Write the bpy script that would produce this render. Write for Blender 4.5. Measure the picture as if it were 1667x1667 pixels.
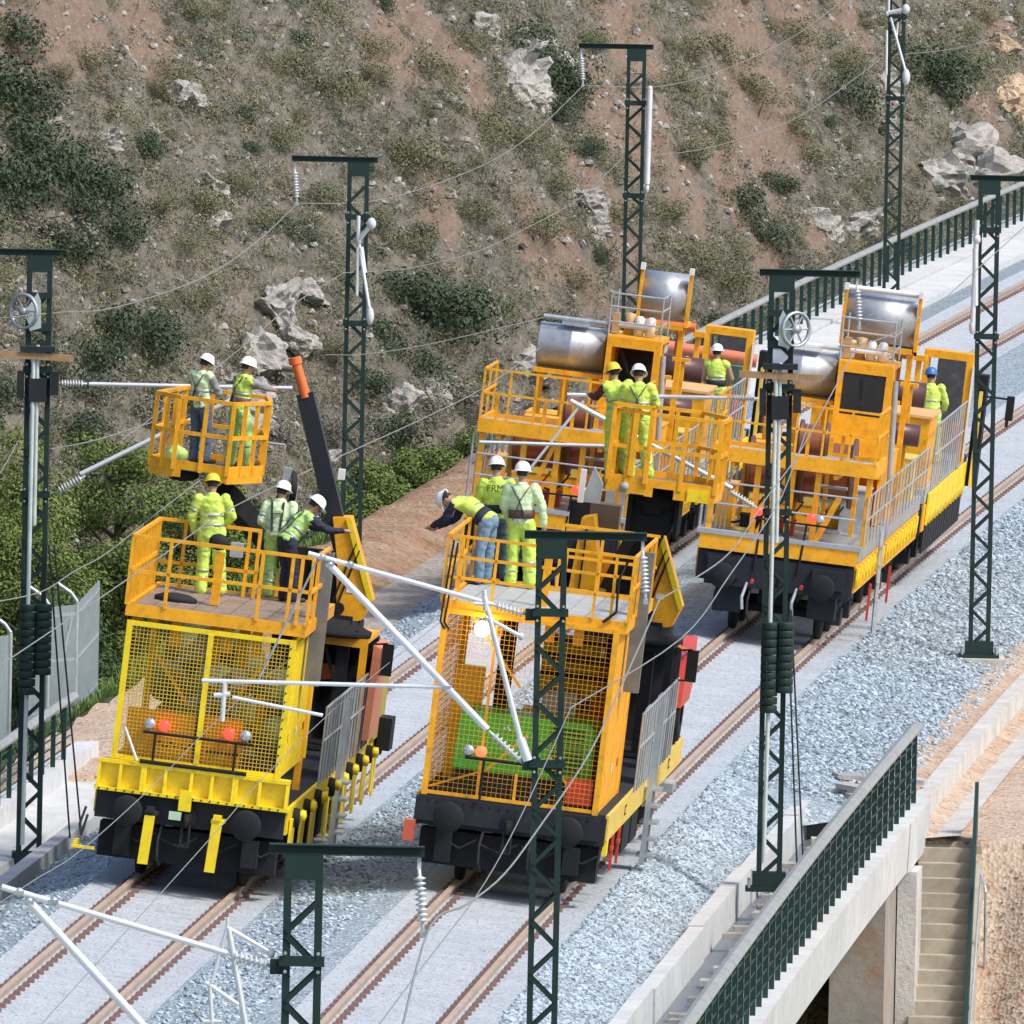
import bpy, bmesh, math, random
import numpy as np
from mathutils import Vector, Matrix, Quaternion, noise
random.seed(7); rng = np.random.default_rng(11)
R_ = math.radians
for o in list(bpy.data.objects): bpy.data.objects.remove(o)
S = bpy.context.scene
COL = S.collection

# ---------------------------------------------------------------- camera (a long telephoto on a hillside across the valley)
cam_d = bpy.data.cameras.new('camera'); cam = bpy.data.objects.new('camera', cam_d); COL.objects.link(cam)
cam_d.sensor_width = 36.0; cam_d.lens = 28600/1667*36; cam_d.clip_start = 5; cam_d.clip_end = 6000
CAMH = 23.082; DEP = R_(3.9566); ROLL = R_(1.2)
_R = Vector((1,0,0)); _U = Vector((0, math.sin(DEP), math.cos(DEP))); _F = Vector((0, math.cos(DEP), -math.sin(DEP)))
_rc = _R*math.cos(ROLL) + _U*math.sin(ROLL); _uc = _U*math.cos(ROLL) - _R*math.sin(ROLL)
cam.matrix_world = Matrix(((_rc.x,_uc.x,-_F.x,0),(_rc.y,_uc.y,-_F.y,0),(_rc.z,_uc.z,-_F.z,CAMH),(0,0,0,1)))
S.camera = cam

# ---------------------------------------------------------------- sky, sun, exposure
SUN_EL = R_(51); SUN_AZ = Vector((0.86, -0.50))          # direction towards the sun on the ground plane
w = bpy.data.worlds.new('World'); S.world = w; w.use_nodes = True
nt = w.node_tree; nt.nodes.clear()
sky = nt.nodes.new('ShaderNodeTexSky'); sky.sky_type = 'NISHITA'; sky.sun_disc = False
sky.sun_elevation = SUN_EL; sky.sun_rotation = math.atan2(SUN_AZ.x, SUN_AZ.y)
sky.air_density = 1.0; sky.dust_density = 2.5; sky.ozone_density = 1.0
bg = nt.nodes.new('ShaderNodeBackground'); bg.inputs[1].default_value = 0.15
wo = nt.nodes.new('ShaderNodeOutputWorld'); nt.links.new(sky.outputs[0], bg.inputs[0]); nt.links.new(bg.outputs[0], wo.inputs[0])
sd = bpy.data.lights.new('sun', 'SUN'); sd.energy = 2.35; sd.angle = R_(10.0); sd.color = (1.0, 0.955, 0.88)
sun = bpy.data.objects.new('sun', sd); COL.objects.link(sun)
_s = Vector((SUN_AZ.x, SUN_AZ.y, 0)).normalized()*math.cos(SUN_EL); _s.z = math.sin(SUN_EL)
sun.rotation_euler = _s.to_track_quat('Z', 'Y').to_euler(); sun.location = (60, 200, 80)
S.view_settings.view_transform = 'Standard'; S.view_settings.look = 'None'
S.view_settings.gamma = 1.0; S.view_settings.exposure = 0.46; S.view_settings.use_curve_mapping = False

# ---------------------------------------------------------------- materials
_M = {}
def mat(name, col, rough=0.6, metal=0.0, var=0.15, scale=3.0, dirt=None, dirtamt=0.3, bump=0.0, bscale=40, emit=None, es=1.0, coat=0, alpha=None, trans=0):
    if name in _M: return _M[name]
    m = bpy.data.materials.new(name); m.use_nodes = True; n = m.node_tree; n.nodes.clear(); L = n.links.new
    out = n.nodes.new('ShaderNodeOutputMaterial'); b = n.nodes.new('ShaderNodeBsdfPrincipled')
    L(b.outputs[0], out.inputs[0])
    tc = n.nodes.new('ShaderNodeTexCoord'); oi = n.nodes.new('ShaderNodeObjectInfo')
    ad = n.nodes.new('ShaderNodeVectorMath'); ad.operation = 'ADD'
    sc = n.nodes.new('ShaderNodeVectorMath'); sc.operation = 'SCALE'; sc.inputs['Scale'].default_value = 37.0
    L(oi.outputs['Random'], sc.inputs[0]); L(tc.outputs['Object'], ad.inputs[0]); L(sc.outputs[0], ad.inputs[1])
    nz = n.nodes.new('ShaderNodeTexNoise'); nz.inputs['Scale'].default_value = scale; nz.inputs['Detail'].default_value = 6; nz.inputs['Roughness'].default_value = 0.65
    L(ad.outputs[0], nz.inputs['Vector'])
    mr = n.nodes.new('ShaderNodeMapRange'); mr.inputs[1].default_value = 0.3; mr.inputs[2].default_value = 0.7
    mr.inputs[3].default_value = 1-var; mr.inputs[4].default_value = 1+var*0.6; L(nz.outputs[0], mr.inputs[0])
    mul = n.nodes.new('ShaderNodeVectorMath'); mul.operation = 'SCALE'; mul.inputs[0].default_value = col[:3]
    L(mr.outputs[0], mul.inputs['Scale'])
    src = mul.outputs[0]
    if dirt:
        n2 = n.nodes.new('ShaderNodeTexNoise'); n2.inputs['Scale'].default_value = scale*2.3; n2.inputs['Detail'].default_value = 9; n2.inputs['Roughness'].default_value = 0.75
        L(ad.outputs[0], n2.inputs['Vector'])
        r2 = n.nodes.new('ShaderNodeMapRange'); r2.inputs[1].default_value = 0.50; r2.inputs[2].default_value = 0.68; r2.inputs[4].default_value = dirtamt
        L(n2.outputs[0], r2.inputs[0])
        mx = n.nodes.new('ShaderNodeMix'); mx.data_type = 'RGBA'; L(r2.outputs[0], mx.inputs[0]); L(src, mx.inputs[6]); mx.inputs[7].default_value = (*dirt, 1)
        src = mx.outputs[2]
    L(src, b.inputs['Base Color'])
    rr = n.nodes.new('ShaderNodeMapRange'); rr.inputs[3].default_value = max(0.03, rough-0.1); rr.inputs[4].default_value = min(1, rough+0.12); L(nz.outputs[0], rr.inputs[0]); L(rr.outputs[0], b.inputs['Roughness'])
    b.inputs['Metallic'].default_value = metal
    if coat: b.inputs['Coat Weight'].default_value = coat
    if trans: b.inputs['Transmission Weight'].default_value = trans
    if bump:
        nb = n.nodes.new('ShaderNodeTexNoise'); nb.inputs['Scale'].default_value = bscale; nb.inputs['Detail'].default_value = 4; L(ad.outputs[0], nb.inputs['Vector'])
        bp = n.nodes.new('ShaderNodeBump'); bp.inputs['Strength'].default_value = bump; bp.inputs['Distance'].default_value = 0.03; L(nb.outputs[0], bp.inputs['Height']); L(bp.outputs[0], b.inputs['Normal'])
    if emit:
        b.inputs['Emission Color'].default_value = (*emit, 1); b.inputs['Emission Strength'].default_value = es
    _M[name] = m; return m

GRIME = (0.07, 0.05, 0.035)
ORANGE = mat('orange_paint', (0.90, 0.41, 0.006), 0.45, var=0.16, dirt=(0.30, 0.13, 0.03), dirtamt=0.55)
YELLOW = mat('yellow_paint', (0.92, 0.68, 0.008), 0.42, var=0.10, dirt=(0.38, 0.25, 0.03), dirtamt=0.5)
PALEY = mat('pale_yellow_paint', (0.80, 0.56, 0.10), 0.5, var=0.12, dirt=GRIME, dirtamt=0.35)
RED = mat('red_paint', (0.60, 0.05, 0.025), 0.4, dirt=GRIME)
ORED = mat('orange_red_paint', (0.75, 0.16, 0.03), 0.4, dirt=GRIME)
BLACK = mat('black_steel', (0.005, 0.006, 0.009), 0.85, dirt=(0.03, 0.028, 0.025), dirtamt=0.3)
DGREY = mat('dark_grey_steel', (0.012, 0.015, 0.021), 0.8, dirt=(0.04, 0.038, 0.035), dirtamt=0.4)
GALV = mat('galvanised_steel', (0.50, 0.54, 0.57), 0.38, metal=0.55, var=0.2, dirt=(0.2, 0.2, 0.2))
GREYP = mat('grey_paint', (0.36, 0.39, 0.42), 0.5, var=0.15, dirt=(0.15, 0.13, 0.11))
SILVER = mat('silver_sheet', (0.46, 0.49, 0.53), 0.50, metal=0.7, var=0.12, dirt=(0.22, 0.18, 0.14), dirtamt=0.5)
ALU = mat('aluminium_tube', (0.82, 0.84, 0.88), 0.30, metal=0.35, var=0.08)
WHITEP = mat('white_paint', (0.80, 0.80, 0.78), 0.4)
GREENM = mat('mast_green_paint', (0.003, 0.026, 0.021), 0.62, var=0.3, dirt=(0.010, 0.018, 0.018), dirtamt=0.5)
GREENG = mat('generator_green_paint', (0.06, 0.50, 0.05), 0.4)
COPPER = mat('copper_drum', (0.42, 0.15, 0.07), 0.30, metal=0.6, var=0.3)
RUBBER = mat('rubber', (0.012, 0.012, 0.013), 0.8)
GLASS = mat('cab_glass', (0.03, 0.035, 0.04), 0.08, var=0.3)
WOOD = mat('plank_wood', (0.38, 0.23, 0.12), 0.75, var=0.3, scale=6, bump=0.3)
REDL = mat('red_lamp', (0.8, 0.02, 0.02), 0.2, emit=(1, 0.06, 0.03), es=1.6)
LITL = mat('lit_lamp', (1, 0.9, 0.8), 0.2, emit=(1.0, 0.62, 0.42), es=9)
LAMPG = mat('lamp_glass', (0.55, 0.58, 0.62), 0.12, metal=0.6)
WIREM = mat('wire', (0.30, 0.30, 0.29), 0.5, metal=0.3)
CERAM = mat('insulator', (0.62, 0.64, 0.66), 0.3)

# ---------------------------------------------------------------- mesh builder
def basis(d):
    d = d.normalized(); up = Vector((0,0,1)) if abs(d.z) < 0.95 else Vector((0,1,0))
    a = d.cross(up).normalized(); return a, a.cross(d).normalized()
class MB:
    def __init__(s): s.v = []; s.f = []; s.sm = []
    def add(s, vs, fs, smooth=False):
        b = len(s.v); s.v += [tuple(p) for p in vs]; s.f += [tuple(i+b for i in f) for f in fs]; s.sm += [smooth]*len(fs); return s
    def box(s, x0, x1, y0, y1, z0, z1):
        if x0 > x1: x0, x1 = x1, x0
        if y0 > y1: y0, y1 = y1, y0
        if z0 > z1: z0, z1 = z1, z0
        return s.add([(x0,y0,z0),(x1,y0,z0),(x1,y1,z0),(x0,y1,z0),(x0,y0,z1),(x1,y0,z1),(x1,y1,z1),(x0,y1,z1)],
                     [(0,3,2,1),(4,5,6,7),(0,1,5,4),(1,2,6,5),(2,3,7,6),(3,0,4,7)])
    def beam(s, p, q, w, h=None, roll=None):
        p = Vector(p); q = Vector(q); h = h or w; a, b = basis(q-p)
        if roll is not None: b = Vector(roll); b = (b-(q-p).normalized()*b.dot((q-p).normalized())).normalized(); a = (q-p).normalized().cross(b)
        a = a*w/2; b = b*h/2
        return s.add([p-a-b,p+a-b,p+a+b,p-a+b,q-a-b,q+a-b,q+a+b,q-a+b],[(0,3,2,1),(4,5,6,7),(0,1,5,4),(1,2,6,5),(2,3,7,6),(3,0,4,7)])
    def tube(s, p, q, r, r2=None, n=8, cap=True):
        p = Vector(p); q = Vector(q); a, b = basis(q-p); r2 = r if r2 is None else r2
        vs = [p+(a*math.cos(t)+b*math.sin(t))*r for t in [2*math.pi*i/n for i in range(n)]]
        vs += [q+(a*math.cos(t)+b*math.sin(t))*r2 for t in [2*math.pi*i/n for i in range(n)]]
        s.add(vs, [(i,(i+1)%n,n+(i+1)%n,n+i) for i in range(n)], True)
        if cap: s.add(vs[:n], [tuple(reversed(range(n)))]); s.add(vs[n:], [tuple(range(n))])
        return s
    def path(s, pts, r, n=6):
        for a, b in zip(pts[:-1], pts[1:]): s.tube(a, b, r, n=n)
        return s
    def prism(s, pts, axis, a0, a1):
        def P(u, v, a): return {'x': (a,u,v), 'y': (u,a,v), 'z': (u,v,a)}[axis]
        n = len(pts); vs = [P(u,v,a0) for u,v in pts]+[P(u,v,a1) for u,v in pts]
        return s.add(vs, [tuple(range(n)), tuple(reversed(range(n,2*n)))]+[(i,n+i,n+(i+1)%n,(i+1)%n) for i in range(n)])
    def lathe(s, prof, c=(0,0,0), axis=(0,0,1), n=16, arc=2*math.pi, smooth=True):
        d = Vector(axis).normalized(); a, b = basis(d); c = Vector(c); m = len(prof); vs = []
        full = abs(arc-2*math.pi) < 1e-6; k = n if full else n+1
        for i in range(k):
            t = arc*i/n
            for r, h in prof: vs.append(c+d*h+(a*math.cos(t)+b*math.sin(t))*r)
        fs = []
        for i in range(n):
            j = (i+1) % k
            for q in range(m-1): fs.append((i*m+q, j*m+q, j*m+q+1, i*m+q+1))
        return s.add(vs, fs, smooth)
    def ball(s, c, r, n=10, sx=1, sy=1, sz=1):
        vs = []; fs = []; m = n//2+1
        for i in range(m):
            ph = math.pi*i/(m-1)
            for j in range(n):
                t = 2*math.pi*j/n; vs.append((c[0]+r*sx*math.sin(ph)*math.cos(t), c[1]+r*sy*math.sin(ph)*math.sin(t), c[2]+r*sz*math.cos(ph)))
        for i in range(m-1):
            for j in range(n): fs.append((i*n+j, (i+1)*n+j, (i+1)*n+(j+1)%n, i*n+(j+1)%n))
        return s.add(vs, fs, True)
    def mesh(s, name, m=None):
        me = bpy.data.meshes.new(name); me.from_pydata(s.v, [], s.f)
        me.polygons.foreach_set('use_smooth', s.sm); me.validate(); 
        bm = bmesh.new(); bm.from_mesh(me); bmesh.ops.recalc_face_normals(bm, faces=bm.faces); bm.to_mesh(me); bm.free()
        if m: me.materials.append(m)
        return me
    def build(s, name, m, parent=None, loc=None, bevel=0):
        o = bpy.data.objects.new(name, s.mesh(name, m)); COL.objects.link(o)
        if parent: o.parent = parent
        if loc: o.location = loc
        return o
def link(name, me, parent=None, loc=(0,0,0), rot=(0,0,0), sc=None):
    o = bpy.data.objects.new(name, me); COL.objects.link(o); o.parent = parent; o.location = loc; o.rotation_euler = rot
    if sc: o.scale = sc
    return o
def tag(o, label=None, cat=None, group=None, kind=None):
    if label: o['label'] = label
    if cat: o['category'] = cat
    if group: o['group'] = group
    if kind: o['kind'] = kind
    return o
def thing(name, label, cat, loc=(0,0,0), rot=(0,0,0), group=None):
    o = bpy.data.objects.new(name, None); COL.objects.link(o); o.location = loc; o.rotation_euler = rot; o.empty_display_size = 0.3
    return tag(o, label, cat, group)
def struct(name, mb, m): return tag(mb.build(name, m), kind='structure')
def np_mesh(name, v, f, m, smooth=False):
    me = bpy.data.meshes.new(name); v = np.asarray(v, dtype=np.float32); f = np.asarray(f, dtype=np.int32); k = f.shape[1]
    me.vertices.add(len(v)); me.vertices.foreach_set('co', v.ravel()); me.loops.add(f.size); me.loops.foreach_set('vertex_index', f.ravel())
    me.polygons.add(len(f)); me.polygons.foreach_set('loop_start', np.arange(len(f))*k); me.polygons.foreach_set('use_smooth', np.full(len(f), smooth))
    me.update(); me.validate(); me.materials.append(m); return me

# ---------------------------------------------------------------- the line: a canted right-hand curve
X0, TA, TK = 1.1168, 0.08707, 0.00030373; CANT = R_(5.649); SEP = 4.65
def tx(T, Y):
    t = Y-267; return X0+TA*t+0.5*TK*t*t-(SEP if T == 'L' else 0)
def tframe(T, Y, cant=True):
    th = math.atan(TA+TK*(Y-267)); c = CANT if cant else 0
    y = Vector((math.sin(th), math.cos(th), 0)); x = Vector((math.cos(th)*math.cos(c), -math.sin(th)*math.cos(c), -math.sin(c))); z = x.cross(y)
    return Matrix(((x.x,y.x,z.x,tx(T,Y)),(x.y,y.y,z.y,Y),(x.z,y.z,z.z,0),(0,0,0,1)))
def sweep(mb, prof, y0, y1, step, T='R', closed=False, cap=False):
    """prof: list of (offset from the track centre, height)"""
    n = max(1, int(round((y1-y0)/step))); m = len(prof); vs = []
    for i in range(n+1):
        Y = y0+(y1-y0)*i/n; th = math.atan(TA+TK*(Y-267))
        for r, z in prof: vs.append((tx(T,Y)+r*math.cos(th), Y-r*math.sin(th), z))
    fs = []
    for i in range(n):
        for j in range(m if closed else m-1):
            k = (j+1) % m; fs.append((i*m+j, i*m+k, (i+1)*m+k, (i+1)*m+j))
    if cap and closed: fs += [tuple(range(m)), tuple(reversed(range(n*m, n*m+m)))]
    return mb.add(vs, fs)
# ---------------------------------------------------------------- ground materials
def ground_mat(name, c1, c2, c3, s1, s2, bump, pebble=None, pw=0.5, rough=0.9):
    m = bpy.data.materials.new(name); m.use_nodes = True; n = m.node_tree; n.nodes.clear(); L = n.links.new
    out = n.nodes.new('ShaderNodeOutputMaterial'); b = n.nodes.new('ShaderNodeBsdfPrincipled'); L(b.outputs[0], out.inputs[0]); b.inputs['Roughness'].default_value = rough
    tc = n.nodes.new('ShaderNodeTexCoord'); co = tc.outputs['Object']
    def nz(s, d=6, r=0.6):
        x = n.nodes.new('ShaderNodeTexNoise'); x.inputs['Scale'].default_value = s; x.inputs['Detail'].default_value = d; x.inputs['Roughness'].default_value = r; L(co, x.inputs['Vector']); return x.outputs[0]
    def rng_(a, lo, hi, t0=0, t1=1):
        x = n.nodes.new('ShaderNodeMapRange'); x.inputs[1].default_value = lo; x.inputs[2].default_value = hi; x.inputs[3].default_value = t0; x.inputs[4].default_value = t1; L(a, x.inputs[0]); return x.outputs[0]
    def mix(f, a, bb):
        x = n.nodes.new('ShaderNodeMix'); x.data_type = 'RGBA'; L(f, x.inputs[0])
        for k, v in ((6,a),(7,bb)):
            if isinstance(v, tuple): x.inputs[k].default_value = (*v,1)
            else: L(v, x.inputs[k])
        return x.outputs[2]
    c = mix(rng_(nz(s1), .38, .62), c1, c2)
    c = mix(rng_(nz(s2, 8, .7), .5, .72), c, c3)
    h = nz(s2*3, 6, .7)
    if pebble:
        vo = n.nodes.new('ShaderNodeTexVoronoi'); vo.inputs['Scale'].default_value = pebble; L(co, vo.inputs['Vector'])
        v2 = n.nodes.new('ShaderNodeSeparateColor'); L(vo.outputs['Color'], v2.inputs[0])
        d = rng_(v2.outputs[0], 0.0, 1.0, 1-pw, 1+pw*0.45)
        dk = n.nodes.new('ShaderNodeMapRange'); dk.inputs[1].default_value = 0.0; dk.inputs[2].default_value = 0.16; dk.inputs[3].default_value = 0.35; dk.inputs[4].default_value = 1; L(v2.outputs[1], dk.inputs[0])
        mm = n.nodes.new('ShaderNodeMath'); mm.operation = 'MULTIPLY'; L(d, mm.inputs[0]); L(dk.outputs[0], mm.inputs[1])
        sc = n.nodes.new('ShaderNodeVectorMath'); sc.operation = 'SCALE'; L(c, sc.inputs[0]); L(mm.outputs[0], sc.inputs['Scale']); c = sc.outputs[0]
        h = vo.outputs['Distance']
    L(c, b.inputs['Base Color'])
    bp = n.nodes.new('ShaderNodeBump'); bp.inputs['Strength'].default_value = bump; bp.inputs['Distance'].default_value = 0.06; L(h, bp.inputs['Height']); L(bp.outputs[0], b.inputs['Normal'])
    return m
BALLAST = ground_mat('ballast_stone', (0.35,0.43,0.485), (0.43,0.51,0.56), (0.27,0.335,0.38), 0.8, 5, 0.7, pebble=19, pw=0.45)
DUST = ground_mat('fine_ballast_dust', (0.46,0.50,0.54), (0.41,0.445,0.48), (0.355,0.39,0.42), 0.7, 4, 0.25, pebble=28, pw=0.10)
SAND = ground_mat('sandy_earth', (0.48,0.35,0.25), (0.54,0.43,0.33), (0.42,0.22,0.12), 0.5, 2.5, 0.45, pebble=16, pw=0.16)
CLAY = ground_mat('orange_clay', (0.34,0.18,0.10), (0.42,0.29,0.19), (0.13,0.11,0.05), 0.6, 2.4, 0.7, pebble=14, pw=0.25)
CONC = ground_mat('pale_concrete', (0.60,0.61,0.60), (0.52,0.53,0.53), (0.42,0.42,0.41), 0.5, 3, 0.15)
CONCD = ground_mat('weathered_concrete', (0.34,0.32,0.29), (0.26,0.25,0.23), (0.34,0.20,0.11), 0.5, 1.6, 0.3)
SLABM = mat('slab_concrete', (0.40,0.37,0.33), 0.85, var=0.35, scale=1.3, bump=0.3)
CHALK = ground_mat('chalky_concrete', (0.62,0.60,0.57), (0.52,0.50,0.46), (0.42,0.36,0.28), 1.2, 5, 0.5)
GRASSM = ground_mat('rough_grass', (0.055,0.10,0.022), (0.085,0.12,0.03), (0.12,0.10,0.05), 0.8, 4, 0.8, pebble=9, pw=0.4)

# ---------------------------------------------------------------- the valley and the banks
gz = -14.0
g = MB(); g.add([(-1500,-200,gz),(1500,-200,gz),(1500,2500,gz),(-1500,2500,gz)], [(0,1,2,3)])
struct('ground', g, GRASSM)

def sm(a, b, x):
    t = min(1, max(0, (x-a)/(b-a))); return t*t*(3-2*t)
def nse(x, y, s, seed=0): return noise.noise(Vector((x*s+seed*7.3, y*s-seed*3.1, seed*1.7)))
def hL(r, Y):     # height of the bank on the left, r = distance left of the left track (positive)
    bk = sm(300, 318, Y)*(1-sm(350, 366, Y))
    z = -0.34+bk*0.42*sm(3.3, 4.6, r)
    z -= 0.66*max(0, r-5.3)+0.1*max(0, r-7)
    z -= max(max(0, 276-Y)*0.7, max(0, Y-366)*0.6)
    z += 0.08*nse(r, Y*0.7, 1.1)*sm(3.2, 4.4, r) + 0.05*nse(r, Y, 3.1, 2)*sm(3.2, 4.4, r)+0.2*nse(r, Y, 0.45, 4)*sm(4.4, 6, r)
    return max(gz-0.5, z)
def bank(name, T, sgn, r0, r1, y0, y1, hf, m, dr=0.35, dy=0.7):
    nr = int((r1-r0)/dr)+1; ny = int((y1-y0)/dy)+1; vs = []
    for j in range(ny):
        Y = y0+(y1-y0)*j/(ny-1)
        for i in range(nr):
            u = i/(nr-1); r = r0+(r1-r0)*u**1.4
            vs.append((tx(T,Y)+sgn*r, Y, hf(r, Y)))
    fs = [(j*nr+i, j*nr+i+1, (j+1)*nr+i+1, (j+1)*nr+i) for j in range(ny-1) for i in range(nr-1)]
    me = np_mesh(name, vs, fs, m, True); o = bpy.data.objects.new(name, me); COL.objects.link(o); return tag(o, kind='structure')
bank('earth_bank', 'L', -1, 2.55, 5.4, 262, 299, hL, SAND)
bank('grassy_slope', 'L', -1, 5.4, 40, 255, 299, hL, GRASSM, 0.8, 1.5)
bank('earth_bank', 'L', -1, 2.55, 8.0, 299, 392, hL, CLAY, 0.2, 0.5)
bank('grassy_slope', 'L', -1, 8.0, 40, 299, 395, hL, GRASSM, 0.8, 1.5)
b = MB(); sweep(b, [(-3.5-SEP,-.30),(-2.4-SEP,-.30)], 283, 367, 1.5)
struct('service_path', b, ground_mat('path_dust', (0.42,0.38,0.34), (0.36,0.31,0.26), (0.30,0.22,0.16), 0.8, 4, 0.5, pebble=14, pw=0.2))
def hR(r, Y):
    z = -0.76-0.41*sm(3.5, 5.2, r)+0.12*max(0, r-6.5)
    if Y < 277.3: z -= 0.70*(277.3-Y)+.5*sm(4.0,4.3,r)*(1-sm(5.7,6.6,r))
    z -= 0.02*max(0, Y-330)
    z += 0.06*nse(r, Y, 1.3)*sm(4.6, 5.4, r)+0.03*nse(r, Y, 4, 1)+0.25*nse(r, Y, 0.35, 5)*sm(5.6, 7, r)
    return max(gz-0.5, z)
bank('sandy_slope', 'R', 1, 3.0, 30, 262, 430, hR, SAND, 0.3, 0.45)

# ---------------------------------------------------------------- ballast bed
sb = MB(); sweep(sb, [(-1.28-SEP-1.45,-0.40),(-1.28-SEP,0.02)], 140, 560, 2.0)
sweep(sb, [(1.28-SEP,-0.22),(1.75-SEP,-0.17),(-1.75,-0.02),(-1.28,0.02)], 140, 560, 2.0)
sweep(sb, [(1.28,-0.22),(1.7,-0.36),(2.56,-0.86)], 140, 278, 2.0)
sweep(sb, [(1.28,-0.22),(1.8,-0.40),(3.75,-0.80)], 277.2, 560, 2.0)
vs = [Vector((tx('R',Y)+r, Y, z)) for Y, pr in ((275.2, [(1.28,-.22),(1.7,-.355),(2.56,-.85)]),(277.2, [(1.28,-.22),(1.8,-.40),(3.75,-.80)])) for r, z in pr]
for v in vs: v.z += .004
sb.add(vs, [(0,1,4,3),(1,2,5,4)])
struct('ballast', sb, BALLAST)
sb = MB()
for c in (0, -SEP): sweep(sb, [(c-1.30,0.03),(c-0.75,-0.055),(c+0.75,-0.205),(c+1.30,-0.215)], 140, 560, 2.0)
struct('trackbed', sb, DUST)
# loose stones lying on the shoulders: far too many to count
def stones(name, bands, m, size=(0.024,0.055)):
    V = []; F = []; base = np.array([(1,0,-.3),(-.5,.87,-.3),(-.5,-.87,-.3),(.7,.4,.5),(-.8,.3,.4),(.1,-.8,.6)])
    fc = np.array([(0,2,1),(3,4,5),(0,1,3),(1,4,3),(1,2,4),(2,5,4),(2,0,5),(0,3,5)]); k = 0
    for (T, r0, z0, r1, z1, y0, y1, cnt) in bands:
        Y = rng.uniform(y0, y1, cnt); u = rng.uniform(0, 1, cnt); sz = rng.uniform(*size, cnt); a = rng.uniform(0, 6.28, cnt); t = rng.uniform(-.6, .6, cnt)
        for i in range(cnt):
            c, s = math.cos(a[i]), math.sin(a[i]); q = base*sz[i]*np.array([1,.75,.7])*(1+.5*rng.random())
            q = q+0; x = q[:,0]*c-q[:,1]*s; y = q[:,0]*s+q[:,1]*c; z = q[:,2]+x*t[i]
            px = tx(T, Y[i])+r0+(r1-r0)*u[i]; pz = z0+(z1-z0)*u[i]
            V.append(np.stack([x+px, y+Y[i], z+pz], 1)); F.append(fc+k); k += 6
    me = np_mesh(name, np.concatenate(V), np.concatenate(F), m); o = bpy.data.objects.new(name, me); COL.objects.link(o); return tag(o, kind='stuff')
STONE = mat('stone_pale', (0.44,0.52,0.58), 0.85, var=0.35, scale=2.1, bump=0)
STONED = mat('stone_dark', (0.22,0.26,0.29), 0.85, var=0.45, scale=2.3, bump=0)
bands = [('R',1.35,-.23,1.75,-.36,222,277,5500),('R',1.72,-.37,2.52,-.83,222,276,9500),('R',1.35,-.23,3.9,-.82,278,345,7000),('L',1.4,-.2,2.9,-.02,222,300,3600),('L',-1.3,.02,-2.7,-.38,232,330,2400)]
tag(stones('loose_ballast', bands, STONE), 'pale blue-grey loose stones strewn over the ballast shoulders', 'ballast')
tag(stones('dark_ballast', [b[:7]+(int(b[7]*.35),) for b in bands], STONED, (.024,.05)), 'darker stones scattered among the pale track ballast', 'ballast')

# ---------------------------------------------------------------- rails
RAILM = mat('rail_rust', (0.45,0.345,0.27), 0.55, var=0.18, scale=2, dirt=(0.25,0.13,0.08), dirtamt=0.5)
RAILT = mat('rail_head', (0.42,0.34,0.28), 0.35, metal=0.5)
CLIP = mat('rail_clip', (0.17,0.10,0.085), 0.7)
def rprof(s):   # rail profile in the canted frame of the track
    p = [(-.075,-.172),(.075,-.172),(.075,-.155),(.012,-.14),(.012,-.05),(.036,-.04),(.036,0),(-.036,0),(-.036,-.04),(-.012,-.05),(-.012,-.14),(-.075,-.155)]
    return [((s+a)*math.cos(CANT)+b*math.sin(CANT), -(s+a)*math.sin(CANT)+b*math.cos(CANT)) for a, b in p]
for T, nm in (('L','left'),('R','right')):
    tr = thing('railway_track', nm+' railway track of brown rails on the pale trackbed', 'track', (0,0,0)); tr['kind'] = 'structure'
    for s in (-.75, .75):
        b = MB(); sweep(b, rprof(s), 140, 560, 1.5, T, closed=True); b.build('rail', RAILM, tr)
    c = MB(); Y = 150
    slp = MB(); yy = 150
    while yy < 540:
        M = tframe(T, yy); q = [M @ Vector(p) for p in [(-1.27,-.13,-.17),(1.27,-.13,-.17),(1.27,.13,-.17),(-1.27,.13,-.17),(-1.25,-.10,-.131),(1.25,-.10,-.131),(1.25,.10,-.131),(-1.25,.10,-.131)]]
        slp.add(q, [(4,5,6,7),(0,1,5,4),(1,2,6,5),(2,3,7,6),(3,0,4,7)]); yy += .6
    tag(slp.build('sleeper', mat('dusty_sleeper', (.44,.46,.485), .85, var=.18, scale=2), tr), kind='stuff')
    while Y < 540:
        M = tframe(T, Y)
        for s in (-.75, .75):
            for d in (-.125, .125):
                if d < 0 and s < 0 and False: continue
                q = [M @ Vector(p) for p in [(s+d-.055,-.10,-.15),(s+d+.055,-.10,-.15),(s+d+.055,.10,-.15),(s+d-.055,.10,-.15),(s+d-.04,-.07,-.075),(s+d+.04,-.07,-.075),(s+d+.04,.07,-.075),(s+d-.04,.07,-.075)]]
                c.add(q, [(4,5,6,7),(0,1,5,4),(1,2,6,5),(2,3,7,6),(3,0,4,7)])
        Y += 0.6
    tag(c.build('rail_fastening', CLIP, tr), kind='stuff')

# ---------------------------------------------------------------- parapets, walkways, railings
def obj_prism(name, prof, y0, y1, m, parent, T='R', step=2.0):
    b = MB(); sweep(b, prof, y0, y1, step, T, closed=True, cap=True); return b.build(name, m, parent)
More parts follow.
